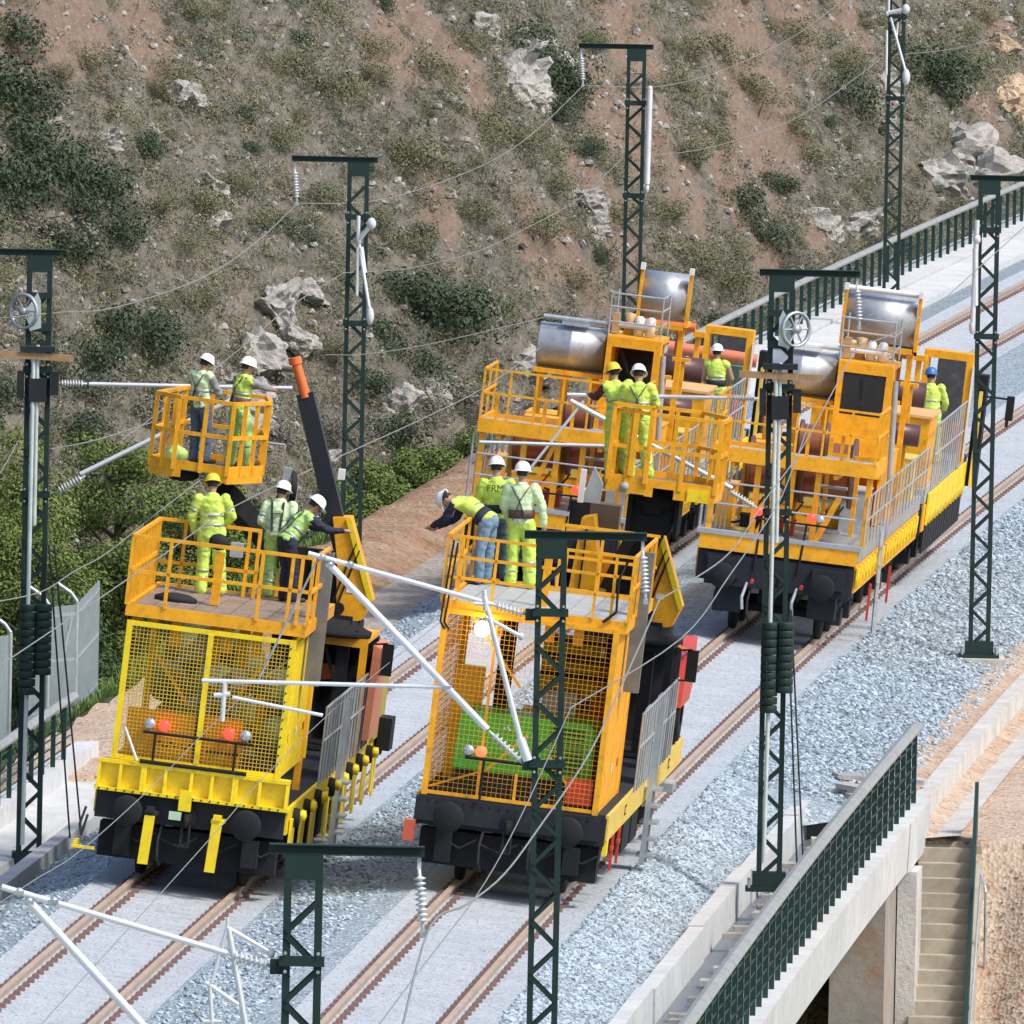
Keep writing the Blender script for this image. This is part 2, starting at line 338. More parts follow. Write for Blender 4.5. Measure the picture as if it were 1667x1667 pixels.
# right side: low ballast wall of long blocks on the viaduct
kw = thing('ballast_wall', 'low white concrete wall holding back the ballast beside the lattice mast', 'wall', (0,0,0))
Y = 150.0; k = 0
while Y < 277:
    L_ = 9.6; e = min(Y+L_, 277.6); d = 0.0 if k % 2 else 0.03
    obj_prism('wall_block', [(2.55+d,-1.2),(2.55+d,-.57-d*.5),(2.78+d,-.57-d*.5),(2.78+d,-1.2)], Y, e-0.05, CONC, kw); Y = e; k += 1
b = MB(); sweep(b, [(2.7,-1.10),(4.45,-1.10)], 150, 278, 2.0)
struct('walkway', b, mat('wet_concrete_floor', (0.16,0.18,0.20), 0.35, var=0.3, scale=0.8))
# loose trench cover slabs lying across the walkway
sl = MB().box(-.5,.5,-.17,.17,-.04,.04); slab_me = sl.mesh('slab', SLABM)
SL2 = mat('slab_pale', (0.55,0.53,0.49), 0.85, var=0.3, scale=1.3, bump=0.3)
slab_me2 = slab_me.copy(); slab_me2.materials.clear(); slab_me2.materials.append(SL2)
Y = 221.0; k = 0
while Y < 279.5:
    th = math.atan(TA+TK*(Y-267)); big = random.random()
    r = 3.62+random.uniform(-.28,.32); z = -1.03+random.choice((0,0,.085,.085,.17))
    if not (3.15 < r+.5 and abs(Y-262) < .5 and r-.5 < 3.5):
        o = link('trough_slab', slab_me2 if random.random() < .4 else slab_me, None, (tx('R',Y)+r, Y, z), (random.uniform(-.03,.03), random.uniform(-.05,.05), -th+random.uniform(-.16,.16)), (random.uniform(.62,1.12), random.uniform(.8,1.15), 1))
        lab = 'loose concrete trough cover slab lying across the walkway behind the right hand railing'
        tag(o, lab, 'slab', 'loose cover slabs along the right walkway')
    Y += random.uniform(.5, .95); k += 1
for i in range(9):
    Y = 277.9+random.uniform(0,4.5); o = link('trough_slab', slab_me2 if i%2 else slab_me, None, (tx('R',Y)+random.uniform(2.9,4.3), Y, -.72+.03*i%2), (random.uniform(-.1,.1),.1,random.uniform(-.7,.7)), (.7,.8,1))
    tag(o, 'concrete cover slab dropped on the ground at the end of the right hand walkway', 'slab', 'slabs dropped beyond the end of the right railing')
# right viaduct edge beam
vb = thing('viaduct', 'white edged concrete viaduct carrying the tracks towards the camera', 'bridge', (0,0,0))
yy = 151.2
while yy < 273:
    dq = .006*((int(yy) % 3)-1); obj_prism('edge_beam', [(4.30+dq,-1.25),(4.30+dq,-.55),(4.64+dq,-.55+dq*.5),(4.60+dq,-1.33),(4.45+dq,-1.36)], yy, yy+6.105, CONC, vb); yy += 6.12
obj_prism('edge_beam', [(4.31,-1.25),(4.31,-.56),(4.65,-.56),(4.61,-1.34),(4.46,-1.37)], 273.66, 278.2, CONC, vb)
obj_prism('edge_beam', [(-9.15,-.80),(-9.15,-.12),(-8.80,-.12),(-8.80,-.80)], 150, 279.5, CONC, vb)
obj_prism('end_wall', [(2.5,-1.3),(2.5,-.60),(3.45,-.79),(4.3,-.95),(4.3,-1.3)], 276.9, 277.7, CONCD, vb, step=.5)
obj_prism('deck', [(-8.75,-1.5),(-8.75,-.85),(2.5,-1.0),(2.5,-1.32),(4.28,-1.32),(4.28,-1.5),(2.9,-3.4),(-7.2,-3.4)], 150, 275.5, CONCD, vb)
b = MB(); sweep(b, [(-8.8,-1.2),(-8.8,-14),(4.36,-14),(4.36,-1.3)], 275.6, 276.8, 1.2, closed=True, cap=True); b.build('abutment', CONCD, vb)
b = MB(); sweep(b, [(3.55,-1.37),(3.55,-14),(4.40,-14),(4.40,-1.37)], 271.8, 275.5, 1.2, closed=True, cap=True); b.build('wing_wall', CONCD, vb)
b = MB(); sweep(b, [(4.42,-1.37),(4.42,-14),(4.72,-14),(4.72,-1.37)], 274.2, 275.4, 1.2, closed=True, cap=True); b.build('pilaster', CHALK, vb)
RP = mat('railing_green_paint', (0.006,0.035,0.032), 0.45, var=0.2)
RT = mat('railing_top_tube', (0.30,0.31,0.30), 0.55, var=0.25, scale=4)
def railing(label, T, r, zf, zt, y0, y1, pitch, topr, post_w):
    t = thing('railing', label, 'railing', (0,0,0)); H = zt-zf
    Y = y0
    pm = MB().box(-post_w/2,post_w/2,-.02,.02,0,H-topr).mesh('post', RP)
    n = int((y1-y0)/pitch)
    for i in range(n+1):
        Y = y0+i*pitch; th = math.atan(TA+TK*(Y-267))
        link('post', pm, t, (tx(T,Y)+r, Y, zf), (0,0,-th))
    m = 8
    b = MB(); prof = [(r+topr*1.25*math.cos(2*math.pi*i/m), zt+topr*math.sin(2*math.pi*i/m)) for i in range(m)]; sweep(b, prof, y0-.3, y1+.3, 2, T, closed=True, cap=True); b.build('handrail', RT, t)
    for q in (.18, .34, .50, .66, .82):
        b = MB(); z = zf+H*q; sweep(b, [(r-.009,z-.011),(r+.009,z-.011),(r+.009,z+.011),(r-.009,z+.011)], y0, y1, 2.5, T, closed=True); b.build('rail_bar', RP, t)
    return t
railing('dark green parapet railing with a thick pale handrail on the right of the near viaduct', 'R', 4.45, -.55, .66, 182.0, 277.0, 1.3, .085, .078)
railing('dark green parapet railing at the lower left behind the counterweight mast', 'L', -4.32, -.12, .78, 178.0, 277.3, 1.45, .07, .075)
railing('long dark green railing on the far viaduct behind the drum wagons', 'L', -4.1, -.1, .86, 368.0, 545.0, 1.62, .07, .085)
# left walkway and walls
kl = thing('kerb_wall', 'white concrete kerb wall along the left walkway of the near viaduct', 'wall', (0,0,0))
Y = 150.0
while Y < 279:
    e = min(Y+9.6, 280); obj_prism('wall_block', [(-2.95-SEP,-.75),(-2.95-SEP,-.18),(-2.72-SEP,-.18),(-2.72-SEP,-.75)], Y, e-.04, CONC, kl); Y = e
b = MB(); sweep(b, [(-4.16-SEP,-.42),(-3.4-SEP,-.42),(-3.38-SEP,-.55),(-2.9-SEP,-.56)], 150, 283, 2); struct('walkway', b, CONC)
# far viaduct deck, kerb and pavement
fv = thing('far_viaduct', 'pale deck edge and wide kerb of the far viaduct beneath its green railing', 'bridge', (0,0,0))
obj_prism('edge_beam', [(-4.5-SEP,-.95),(-4.5-SEP,-.08),(-3.55-SEP,-.08),(-3.55-SEP,-.95)], 367, 560, CONC, fv)
obj_prism('kerb', [(-3.49-SEP,-.6),(-3.49-SEP,-.14),(-2.55-SEP,-.20),(-2.55-SEP,-.6)], 367, 560, CONC, fv)
obj_prism('edge_beam', [(3.5,-1.3),(3.5,-.5),(4.6,-.5),(4.6,-1.3)], 367, 560, CONC, fv)
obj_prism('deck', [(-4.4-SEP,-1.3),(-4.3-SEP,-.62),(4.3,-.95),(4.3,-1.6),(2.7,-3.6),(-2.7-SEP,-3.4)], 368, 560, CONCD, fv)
for Y in (400, 440, 480, 520):
    b = MB(); th = math.atan(TA+TK*(Y-267)); cx = tx('R',Y)-SEP/2
    b.box(cx-2.6, cx+2.6, Y-1.2, Y+1.2, gz-.5, -3.3); b.build('pier', CONCD, fv)
for Y in (180, 225):
    b = MB(); cx = tx('R',Y)-SEP/2; b.box(cx-2.6, cx+2.6, Y-1.2, Y+1.2, gz-.5, -3.3); b.build('pier', CONCD, vb)
# right side beyond the viaduct: drainage channel
dc = thing('drain_channel', 'pale concrete drainage channel running up the sandy slope on the right', 'channel', (0,0,0))
obj_prism('channel_lip', [(4.22,-1.2),(4.22,-.70),(4.48,-.70),(4.48,-1.2)], 279.4, 360, CHALK, dc)
b = MB(); sweep(b, [(4.46,-1.05),(4.6,-1.12),(5.15,-1.06)], 277.5, 360, .8); b.build('channel_bed', CHALK, dc)

# ---------------------------------------------------------------- stairs on the right
st = thing('stairs', 'pale concrete stairs going down beside the bridge abutment', 'stairs', (6.55,277.2,-1.26))
STAIRM = mat('stair_concrete', (0.42,0.38,0.30), 0.85, var=0.25, dirt=(0.42,0.26,0.15), dirtamt=0.6)
MB().box(-.1,1.0,0.005,1.3,-.5,.03).build('landing', STAIRM, st)
step_me = MB().box(0,.90,-.31,0,-.30,0).mesh('step', STAIRM)
for i in range(22): link('step', step_me, st, (-.012*i*1.4, -.30*i, -.215*i))
b = MB(); b.beam((.98,.35,-.12),(.98-.36,-6.3,-.12-4.6),.13,.28); b.beam((-.06,.35,-.2),(-.06-.36,-6.3,-.2-4.6),.12,.22); b.build('string_wall', STAIRM, st)
pf = thing('stair_fence', 'thin dark green sloping fence panel beside the stairs', 'fence', (7.47,277,-1.1))
for i in range(9):
    y = .9-.62*i; MB().box(-.02,.02,y-.02,y+.02,-.215/.3*.62*i*1.0-.35,-.215/.3*.62*i+.78).build('post', RP, pf, (-.045*i*.6,0,0))
for q in range(7):
    b = MB(); z = .02+.12*q; b.beam((0,.9,z+.05),(-.24,-4.1,z-3.5),.06,.085); b.build('fence_bar', RP, pf)
hr = thing('handrail', 'bent grey steel handrail post standing right of the stair fence', 'handrail', (7.53,275.4,-1.75))
b = MB(); b.path([(-.02,.3,.18),(.03,.05,.04),(.05,0,-.06),(.07,0,-4.5)], .022); b.build('tube', GALV, hr)
b = MB(); b.path([(-.02,.3,.18),(-.30,-4.0,-2.6)], .02); b.build('sloping_tube', GALV, hr)
# ---------------------------------------------------------------- the scrubby hillside behind
EARTHS = [(6.4,503.1,1.5),(7.1,502.1,1.4),(6.7,499.2,1.2),(6.0,495.3,1.0),(3.1,496.5,1.3),(2.6,491.6,1.2),(3.5,492.7,1.1),(-1.7,485.3,.9),(-1.3,484.6,.8),(-3.5,482.8,1.0),(-2.9,485.9,1.0),(-11.8,468.2,1.2),(-10.1,471.1,1.1),(-13.5,463.5,1.1),(-12.4,465.7,.9),(13.7,514.2,.8),(14.0,520.7,.9),(-2.1,476.7,.7),(1.5,481.5,.7),(7.8,508.3,1.1),(9.5,510.6,.9),(4.7,491.4,.8),(1.6,486.2,.7),(2.7,485.9,.9),(2.0,481.5,.7),(.5,480.1,.7),(7.0,493.6,.7),(8.5,497.2,.7)]
def hill_z(X, Y): return -9.5+0.45*(Y-436-2.2*(X+13))
def hill_d(X, Y):
    return 0.75*nse(X, Y*.45, .28, 11)+0.36*nse(X, Y*.45, .9, 12)+0.24*(1-abs(nse(X, Y*.5, 1.7, 13))*2.4)+0.12*(noise.cell(Vector((X*1.3, Y*.7, 3)))-.5)+0.09*nse(X, Y*.5, 4.3, 14)
def hill_full(X, Y): return min(hill_z(X,Y), 60)+hill_d(X,Y)
HILLM = bpy.data.materials.new('hillside'); HILLM.use_nodes = True
n = HILLM.node_tree; n.nodes.clear(); L = n.links.new
out = n.nodes.new('ShaderNodeOutputMaterial'); pb = n.nodes.new('ShaderNodeBsdfPrincipled'); pb.inputs['Roughness'].default_value = 0.95; L(pb.outputs[0], out.inputs[0])
tc = n.nodes.new('ShaderNodeTexCoord'); mp = n.nodes.new('ShaderNodeMapping'); mp.inputs['Scale'].default_value = (1, .5, 1); L(tc.outputs['Object'], mp.inputs[0])
def NZ(s, d=8, r=.65, typ=None):
    x = n.nodes.new('ShaderNodeTexNoise'); x.inputs['Scale'].default_value = s; x.inputs['Detail'].default_value = d; x.inputs['Roughness'].default_value = r; L(mp.outputs[0], x.inputs['Vector']); return x.outputs[0]
def MR(a, lo, hi, t0=0, t1=1):
    x = n.nodes.new('ShaderNodeMapRange'); x.inputs[1].default_value = lo; x.inputs[2].default_value = hi; x.inputs[3].default_value = t0; x.inputs[4].default_value = t1; L(a, x.inputs[0]); return x.outputs[0]
def MX(f, a, b_):
    x = n.nodes.new('ShaderNodeMix'); x.data_type = 'RGBA'; L(f, x.inputs[0])
    for k, v in ((6,a),(7,b_)):
        if isinstance(v, tuple): x.inputs[k].default_value = (*v,1)
        else: L(v, x.inputs[k])
    return x.outputs[2]
at = n.nodes.new('ShaderNodeAttribute'); at.attribute_name = 'earth'
c = MX(MR(NZ(.5), .42, .6), (0.33,0.295,0.225), (0.215,0.205,0.17))
c = MX(MR(NZ(1.7, 9, .8), .50, .60), c, (0.37,0.30,0.23))
c = MX(MR(NZ(2.4, 9, .85), .50, .60), c, (0.085,0.085,0.06))
c = MX(MR(NZ(5.5, 9, .9), .53, .62), c, (0.55,0.47,0.38))
es_ = n.nodes.new('ShaderNodeMath'); es_.operation = 'ADD'; L(at.outputs['Fac'], es_.inputs[0]); L(MR(NZ(1.4, 8, .7), .3, .7, -.35, .35), es_.inputs[1])
er = MX(MR(NZ(5, 8, .8), .42, .62), (0.36,0.235,0.16), (0.46,0.36,0.28))
c = MX(MR(es_.outputs[0], .46, .72), c, er)
c2 = MX(MR(NZ(.9, 7, .7), .66, .76), c, (0.35,0.26,0.19)); c = c2
L(c, pb.inputs['Base Color'])
bp = n.nodes.new('ShaderNodeBump'); bp.inputs['Strength'].default_value = 1; bp.inputs['Distance'].default_value = .35; L(NZ(2.6, 10, .8), bp.inputs['Height']); L(bp.outputs[0], pb.inputs['Normal'])
def hill_grid(name, xs, d0, d1, nd):
    vs = []; er = []
    for X in xs:
        base = 436+2.2*(X+13)
        for j in range(nd):
            Y = base+d0+(d1-d0)*j/(nd-1); vs.append((X, Y, hill_full(X,Y)))
            e = 0
            for ex, ey, r in EARTHS:
                q = ((X-ex)**2+((Y-ey)*.38)**2)/(r*r)
                if q < 3: e = max(e, math.exp(-q*.9))
            er.append(e)
    nx = len(xs); fs = [(i*nd+j, (i+1)*nd+j, (i+1)*nd+j+1, i*nd+j+1) for i in range(nx-1) for j in range(nd-1)]
    me = np_mesh(name, vs, fs, HILLM, True)
    a = me.attributes.new('earth', 'FLOAT', 'POINT'); a.data.foreach_set('value', er)
    o = bpy.data.objects.new(name, me); COL.objects.link(o); return tag(o, kind='structure')
hill_grid('hillside', [-20+.19*i for i in range(216)], -8, 56, 170)
hill_grid('hillside', [-140+6.0*i for i in range(21)], -14, 190, 60)
hill_grid('hillside', [20.8+6*i for i in range(30)], -14, 190, 60)
hill_grid('hillside', [-20+3.4*i for i in range(13)], 55.5, 190, 30)
hill_grid('hillside', [-20+3.4*i for i in range(13)], -14, -7.6, 8)

# foliage made of many small leaf faces
def leaf_cloud(centres, radii, count, leaf, flat=.75, up=.25, seed=1):
    g = np.random.default_rng(seed); C = np.array(centres, float); Rr = np.array(radii, float)
    pr = Rr**2; pr /= pr.sum(); idx = g.choice(len(C), count, p=pr)
    d = g.normal(size=(count,3)); d /= np.linalg.norm(d, axis=1)[:,None]
    rad = Rr[idx]*(1-np.abs(g.normal(0,.17,count))-.35*(g.random(count)<.12)); p = C[idx]+d*rad[:,None]*np.array([1,1,flat])
    nrm = d+g.normal(0,.55,(count,3))+np.array([0,0,up]); nrm /= np.linalg.norm(nrm,axis=1)[:,None]
    t = np.cross(nrm, g.normal(size=(count,3))); t /= np.linalg.norm(t,axis=1)[:,None]; b = np.cross(nrm, t)
    s = leaf*g.uniform(.5,1.35,count)[:,None]; e = s*g.uniform(.35,.7,count)[:,None]
    V = np.stack([p-t*s, p+b*e, p+t*s, p-b*e], 1).reshape(-1,3); F = np.arange(count*4).reshape(-1,4); return V, F
def foliage_mat(name, c, c2, rough=.75):
    m = bpy.data.materials.new(name); m.use_nodes = True; t = m.node_tree; b = t.nodes['Principled BSDF']; b.inputs['Roughness'].default_value = rough
    g = t.nodes.new('ShaderNodeNewGeometry'); oi = t.nodes.new('ShaderNodeObjectInfo'); ad = t.nodes.new('ShaderNodeMath'); ad.operation = 'MULTIPLY_ADD'
    t.links.new(g.outputs['Random Per Island'], ad.inputs[0]); ad.inputs[1].default_value = .7; 
    m2 = t.nodes.new('ShaderNodeMath'); m2.operation = 'MULTIPLY'; m2.inputs[1].default_value = .3; t.links.new(oi.outputs['Random'], m2.inputs[0]); t.links.new(m2.outputs[0], ad.inputs[2])
    mx = t.nodes.new('ShaderNodeMix'); mx.data_type = 'RGBA'; t.links.new(ad.outputs[0], mx.inputs[0]); mx.inputs[6].default_value = (*c,1); mx.inputs[7].default_value = (*c2,1); t.links.new(mx.outputs[2], b.inputs['Base Color'])
    return m
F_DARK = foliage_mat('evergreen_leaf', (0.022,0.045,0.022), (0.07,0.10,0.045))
F_OLIVE = foliage_mat('olive_scrub_leaf', (0.095,0.105,0.045), (0.215,0.21,0.11))
F_GREY = foliage_mat('dry_twigs', (0.13,0.125,0.10), (0.25,0.23,0.18))
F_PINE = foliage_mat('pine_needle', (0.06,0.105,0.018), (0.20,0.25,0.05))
F_GRASS = foliage_mat('dry_grass', (0.20,0.17,0.09), (0.40,0.35,0.22))
BARK = mat('bark', (0.12,0.09,0.07), 0.9, var=.3)
def bush_mesh(name, seed, m, kind):
    g = random.Random(seed); cs = []; rs = []
    for i in range(9):
        a = g.uniform(0,6.28); q = g.uniform(0,.62); cs.append((q*math.cos(a), q*math.sin(a), g.uniform(.18,.62))); rs.append(g.uniform(.28,.46))
    V, F = leaf_cloud(cs, rs, 2000, .036 if kind != 1 else .030, .85, .45, seed)
    if kind == 1: V[:,2] *= 1.0
    return np_mesh(name, V, F, m)
BM = {0:[bush_mesh('evergreen_shrub', 20+i, F_DARK, 0) for i in range(5)], 1:[bush_mesh('olive_shrub', 40+i, F_OLIVE, 1) for i in range(6)], 2:[bush_mesh('dry_shrub', 60+i, F_GREY, 2) for i in range(3)]}
BUSH = [(-13.0,461.1,0.97,0),(-13.1,458.9,1.04,0),(-12.0,459.3,0.96,0),(-11.1,459.9,0.88,0),(-12.5,455.2,1.19,2),(-11.2,458.0,0.8,0),(-12.0,455.1,0.72,0),(-10.2,453.8,0.95,0),(-10.7,450.8,0.95,0),(-9.3,454.9,0.8,0),(-11.3,448.6,0.78,0),(-12.2,448.1,0.71,0),(-3.1,470.7,0.99,0),(-2.3,470.9,1.23,0),(-1.4,472.3,0.99,0),(-3.6,467.3,0.82,0),(-2.4,468.4,0.98,0),(-4.6,467.4,0.65,1),(0.9,490.0,1.03,0),(1.5,490.5,0.77,0),(0.4,491.0,0.86,0),(2.0,495.1,0.87,1),(1.0,488.6,0.68,0),(6.5,494.5,0.86,0),(7.3,497.6,0.61,0),(6.9,494.1,0.69,0),(11.4,511.6,1.07,0),(12.3,512.8,1.08,0),(11.1,513.2,0.81,1),(9.8,506.1,0.97,0),(9.5,507.5,0.71,1),(13.0,516.2,0.9,1),(12.5,515.9,0.81,1),(-6.1,476.8,0.83,1),(-5.5,477.0,1.0,1),(-9.2,470.1,0.99,1),(-9.8,468.6,0.74,1),(-7.0,476.1,0.67,1),(-4.8,478.9,0.75,1),(-3.4,477.9,0.84,1),(-2.7,478.1,1.0,1),(-0.8,483.1,0.93,1),(-0.1,483.6,0.76,1),(-1.4,478.1,0.92,1),(1.5,480.8,1.01,1),(0.5,480.3,0.84,1),(2.7,486.5,0.77,1),(4.9,493.3,0.86,1),(5.5,496.6,0.78,1),(4.0,489.3,0.77,1),(8.5,501.6,0.88,1),(8.0,502.5,0.7,1),(10.5,502.0,0.97,1),(11.2,501.5,0.88,1),(12.7,506.7,0.8,1),(6.7,501.8,0.96,1),(5.8,502.2,0.88,1),(7.8,507.0,0.89,1),(4.4,497.6,0.78,1),(-8.3,464.2,0.81,1),(-7.6,466.9,0.65,1),(-8.8,461.2,0.73,1),(-6.9,466.5,0.82,1),(-5.3,470.6,0.82,1),(-6.0,462.9,0.73,1),(-4.9,463.9,0.73,1),(-8.2,460.1,0.72,1),(4.9,488.5,0.85,1),(5.8,489.0,0.77,1),(3.9,486.3,0.68,1),(-1.4,475.1,0.75,1),(-0.3,475.8,0.67,1),(-2.8,483.0,0.84,1),(-3.9,482.4,0.76,1),(-1.5,487.3,0.68,1),(-1.4,468.2,0.98,2),(-2.2,466.1,0.81,2),(-5.1,460.4,0.8,2),(-6.0,457.1,0.8,2),(-7.3,455.0,0.8,2),(-3.2,462.9,0.89,0),(-9.6,450.5,0.79,2),(-11.1,447.2,0.78,0)]
ROCKS = [(12.8,510.6,1.25),(13.5,510.4,1.25),(12.0,507.5,1.06),(12.4,507.4,0.71),(8.5,498.5,0.78),(9.7,500.5,0.79),(7.8,497.6,0.52),(14.3,517.5,0.9),(14.1,519.4,0.54),(14.6,516.6,0.72),(-6.5,463.6,0.97),(-6.8,460.9,0.89),(-6.0,463.2,0.73),(-7.3,457.8,0.96),(-7.0,457.3,0.8),(-5.6,465.4,0.65),(1.8,485.1,0.59),(2.0,484.9,0.51),(0.4,491.2,1.03),(-0.3,488.5,1.02),(0.0,487.6,0.85),(-1.2,489.0,0.68),(-3.1,465.2,0.73),(-2.3,467.4,0.65),(10.5,506.7,0.53),(10.6,509.2,0.53),(0.4,474.3,1.0),(0.0,471.3,0.74),(-2.0,482.3,0.51),(-5.1,459.3,0.64),(-8.2,464.4,0.57),(-8.1,466.3,0.49),(-9.0,469.3,0.66),(-10.9,462.7,0.49)]
BL = {0:('dark evergreen shrub among the rocks of the scrubby hillside','dark evergreen shrubs on the hillside'), 1:('low olive green shrub on the dry rocky hillside','olive green shrubs on the hillside'), 2:('dry grey brown shrub on the lower slope of the hillside','dry grey shrubs on the hillside')}
def region(x, y):
    d = y-436-2.2*(x+13); h = 'near the top' if d > 24 else ('halfway up the hillside' if d > 11 else 'low on the hillside')
    s = 'left of the clay bank mast' if x < -4.5 else ('between the two middle masts' if x < 2.8 else ('between the far mast and the farthest mast' if x < 9.3 else 'beyond the farthest mast'))
    return s+', '+h
def put_bush(x, y, r, k):
    r *= (1.5 if x < -8.8 and y > 445 else 1.35) if k == 0 else 1.3
    me = random.choice(BM[k]); s = r*1.12
    o = link('shrub', me, None, (x, y, hill_full(x,y)-.22*r), (0,0,random.uniform(0,6.28)), (s*random.uniform(.9,1.15), s*random.uniform(.9,1.15), s*random.uniform(.8,1.05)*(1.15 if k == 0 else .9)))
    tag(o, ('dark evergreen shrub','olive green shrub','dry grey shrub')[k]+' '+region(x, y), 'shrub', ('dark evergreen shrubs','olive green shrubs','dry grey shrubs')[k]+' '+region(x, y))
for b_ in BUSH+[(-13.9,460,1.15,0),(-13.4,456,1.0,0),(-12.4,457.6,1.0,0),(-11.4,456.6,.8,0),(-13.9,452,.95,0),(-13.2,464,.9,0),(-10.3,458.6,.7,0),(-9.2,455.5,.7,0)]: put_bush(*b_)
taken = [(x, y*.45, r) for x, y, r, k in BUSH]+[(x, y*.45, r*1.1) for x, y, r in ROCKS]+[(x, y*.45, r*.75) for x, y, r in EARTHS]
g_ = random.Random(5); cnt = {1:0, 0:0}; tries = 0
while cnt[0]+cnt[1] < 225 and tries < 20000:
    tries += 1; x = g_.uniform(-15, 17); d = g_.uniform(2, 33); y = 436+2.2*(x+13)+d; r = g_.choice((.38,.45,.5,.58,.66,.78))
    if any((x-a)**2+(y*.45-b)**2 < (.55*(r+q))**2 for a, b, q in taken): continue
    k = 0 if g_.random() < (.28 if d < 12 else .12) else 1
    if k == 0 and cnt[0] > 45: k = 1
    taken.append((x, y*.45, r)); cnt[k] += 1; put_bush(x, y, r, k)
# limestone outcrops
LIME = ground_mat('limestone', (0.40,0.385,0.36), (0.48,0.45,0.41), (0.19,0.175,0.15), 1.6, 4.2, 1.0)
LIMEO = ground_mat('ochre_limestone', (0.58,0.46,0.34), (0.50,0.34,0.20), (0.35,0.22,0.13), .9, 3.2, 1.0)
def rock_mesh(name, seed, m, sub=4):
    bm = bmesh.new(); bmesh.ops.create_icosphere(bm, subdivisions=sub, radius=1)
    g = random.Random(seed); pl = [(Vector((g.gauss(0,1),g.gauss(0,1),g.gauss(0,.8))).normalized(), g.uniform(.55,.9)) for _ in range(16)]
    for v in bm.verts:
        p = v.co.copy()
        for nn, d in pl:
            q = p.dot(nn)
            if q > d: p -= nn*(q-d)
        f = 1+.30*noise.noise(v.co*1.6+Vector((seed,0,0)))+.16*(noise.cell(v.co*3.1+Vector((0,seed,0)))-.5)+.10*noise.noise(v.co*5+Vector((seed,2,0)))
        v.co = p*f; v.co.z *= .85
    me = bpy.data.meshes.new(name); bm.to_mesh(me); bm.free(); me.materials.append(m); return me
RM = [rock_mesh('rock_outcrop', i+3, LIME) for i in range(7)]; RO = [rock_mesh('rock_outcrop', i+30, LIMEO) for i in range(3)]
for i, (x, y, r) in enumerate(ROCKS):
    oc = 7 <= i <= 9
    t = link('rock_outcrop', (RO if oc else RM)[i % (3 if oc else 7)], None, (x, y, hill_full(x,y)), (random.uniform(-.4,.4), random.uniform(-.4,.4), random.uniform(0,6)), (r*1.3, r*1.3, r*1.05)); t.location.z -= r*.32
    sz = 'ochre crag' if oc else ('large grey limestone outcrop' if r > .85 else ('grey limestone outcrop' if r > .62 else 'small grey limestone outcrop'))
    tag(t, sz+' '+region(x, y), 'rock', sz+'s '+region(x, y))
# scattered stones and dry tufts nobody could count
V = []; F = []; k = 0
base = np.array([(1,0,-.3),(-.5,.87,-.3),(-.5,-.87,-.3),(.7,.4,.5),(-.8,.3,.4),(.1,-.8,.6)]); fc = np.array([(0,2,1),(3,4,5),(0,1,3),(1,4,3),(1,2,4),(2,5,4),(2,0,5),(0,3,5)])
for i in range(10000):
    x = rng.uniform(-19, 19); y = 436+2.2*(x+13)+rng.uniform(0, 36); s = .035+.13*rng.random()**4
    q = base*s*rng.uniform(.6,1.3,(6,1)); V.append(q+np.array((x, y, hill_full(x,y)+.3*s))); F.append(fc+k); k += 6
o = bpy.data.objects.new('scattered_stones', np_mesh('scattered_stones', np.concatenate(V), np.concatenate(F), LIME)); COL.objects.link(o)
tag(o, 'small pale stones scattered all over the dry hillside', 'stones', kind='stuff')
def tufts(name, cnt, m, h, label, cat):
    V = []; F = []; k = 0
    for i in range(cnt):
        x = rng.uniform(-15, 17); y = 436+2.2*(x+13)+rng.uniform(0, 35)
        if nse(x, y*.45, .6, 21) < -.12: continue
        z = hill_full(x,y); s = h*rng.uniform(.5,1.3)
        for q in range(7):
            a = rng.uniform(0,6.28); c, s_ = math.cos(a), math.sin(a); b0 = rng.uniform(.02,.10)*1.0; w_ = .035
            px, py = x+b0*c, y+b0*s_; tx_, ty_ = px+s*.7*c, py+s*.7*s_
            V.append(np.array([(px-w_*s_,py+w_*c,z),(px+w_*s_,py-w_*c,z),(tx_,ty_,z+s)])); F.append(np.array([(0,1,2)])+k); k += 3
    o = bpy.data.objects.new(name, np_mesh(name, np.concatenate(V), np.concatenate(F), m)); COL.objects.link(o); tag(o, label, cat, kind='stuff')
def clumps(name, cnt, per, leaf, m, r0, r1, thr, seed, label, cat, flat=.7, up=.6):
    cs = []; rs = []; g = random.Random(seed); k = 0
    while len(cs) < cnt and k < cnt*6:
        k += 1; x = g.uniform(-19, 19); y = 436+2.2*(x+13)+g.uniform(-1, 36)
        if nse(x, y*.45, .55, seed) < thr: continue
        if any(abs(x-ex) < er*.7 and abs(y-ey) < er*1.6 for ex, ey, er in EARTHS) and g.random() < .8: continue
        r = g.uniform(r0, r1); cs.append((x, y, hill_full(x, y)+r*.25)); rs.append(r)
    V, F = leaf_cloud(cs, rs, cnt*per, leaf, flat, up, seed)
    o = bpy.data.objects.new(name, np_mesh(name, V, F, m)); COL.objects.link(o); tag(o, label, cat, kind='stuff')
clumps('low_scrub', 6800, 75, .034, F_OLIVE, .16, .46, -.45, 21, 'low olive green scrub growing between the shrubs of the hillside', 'undergrowth')
clumps('dry_brush', 2800, 60, .032, F_GREY, .12, .34, -.2, 33, 'dry grey brown brush between the rocks of the hillside', 'undergrowth')
clumps('dry_grass', 3000, 45, .036, F_GRASS, .10, .26, -.3, 45, 'straw coloured dry grass covering the hillside', 'grass')
clumps('evergreen_scrub', 800, 110, .034, F_DARK, .18, .45, -.02, 57, 'low dark evergreen scrub in the hollows of the hillside', 'undergrowth')

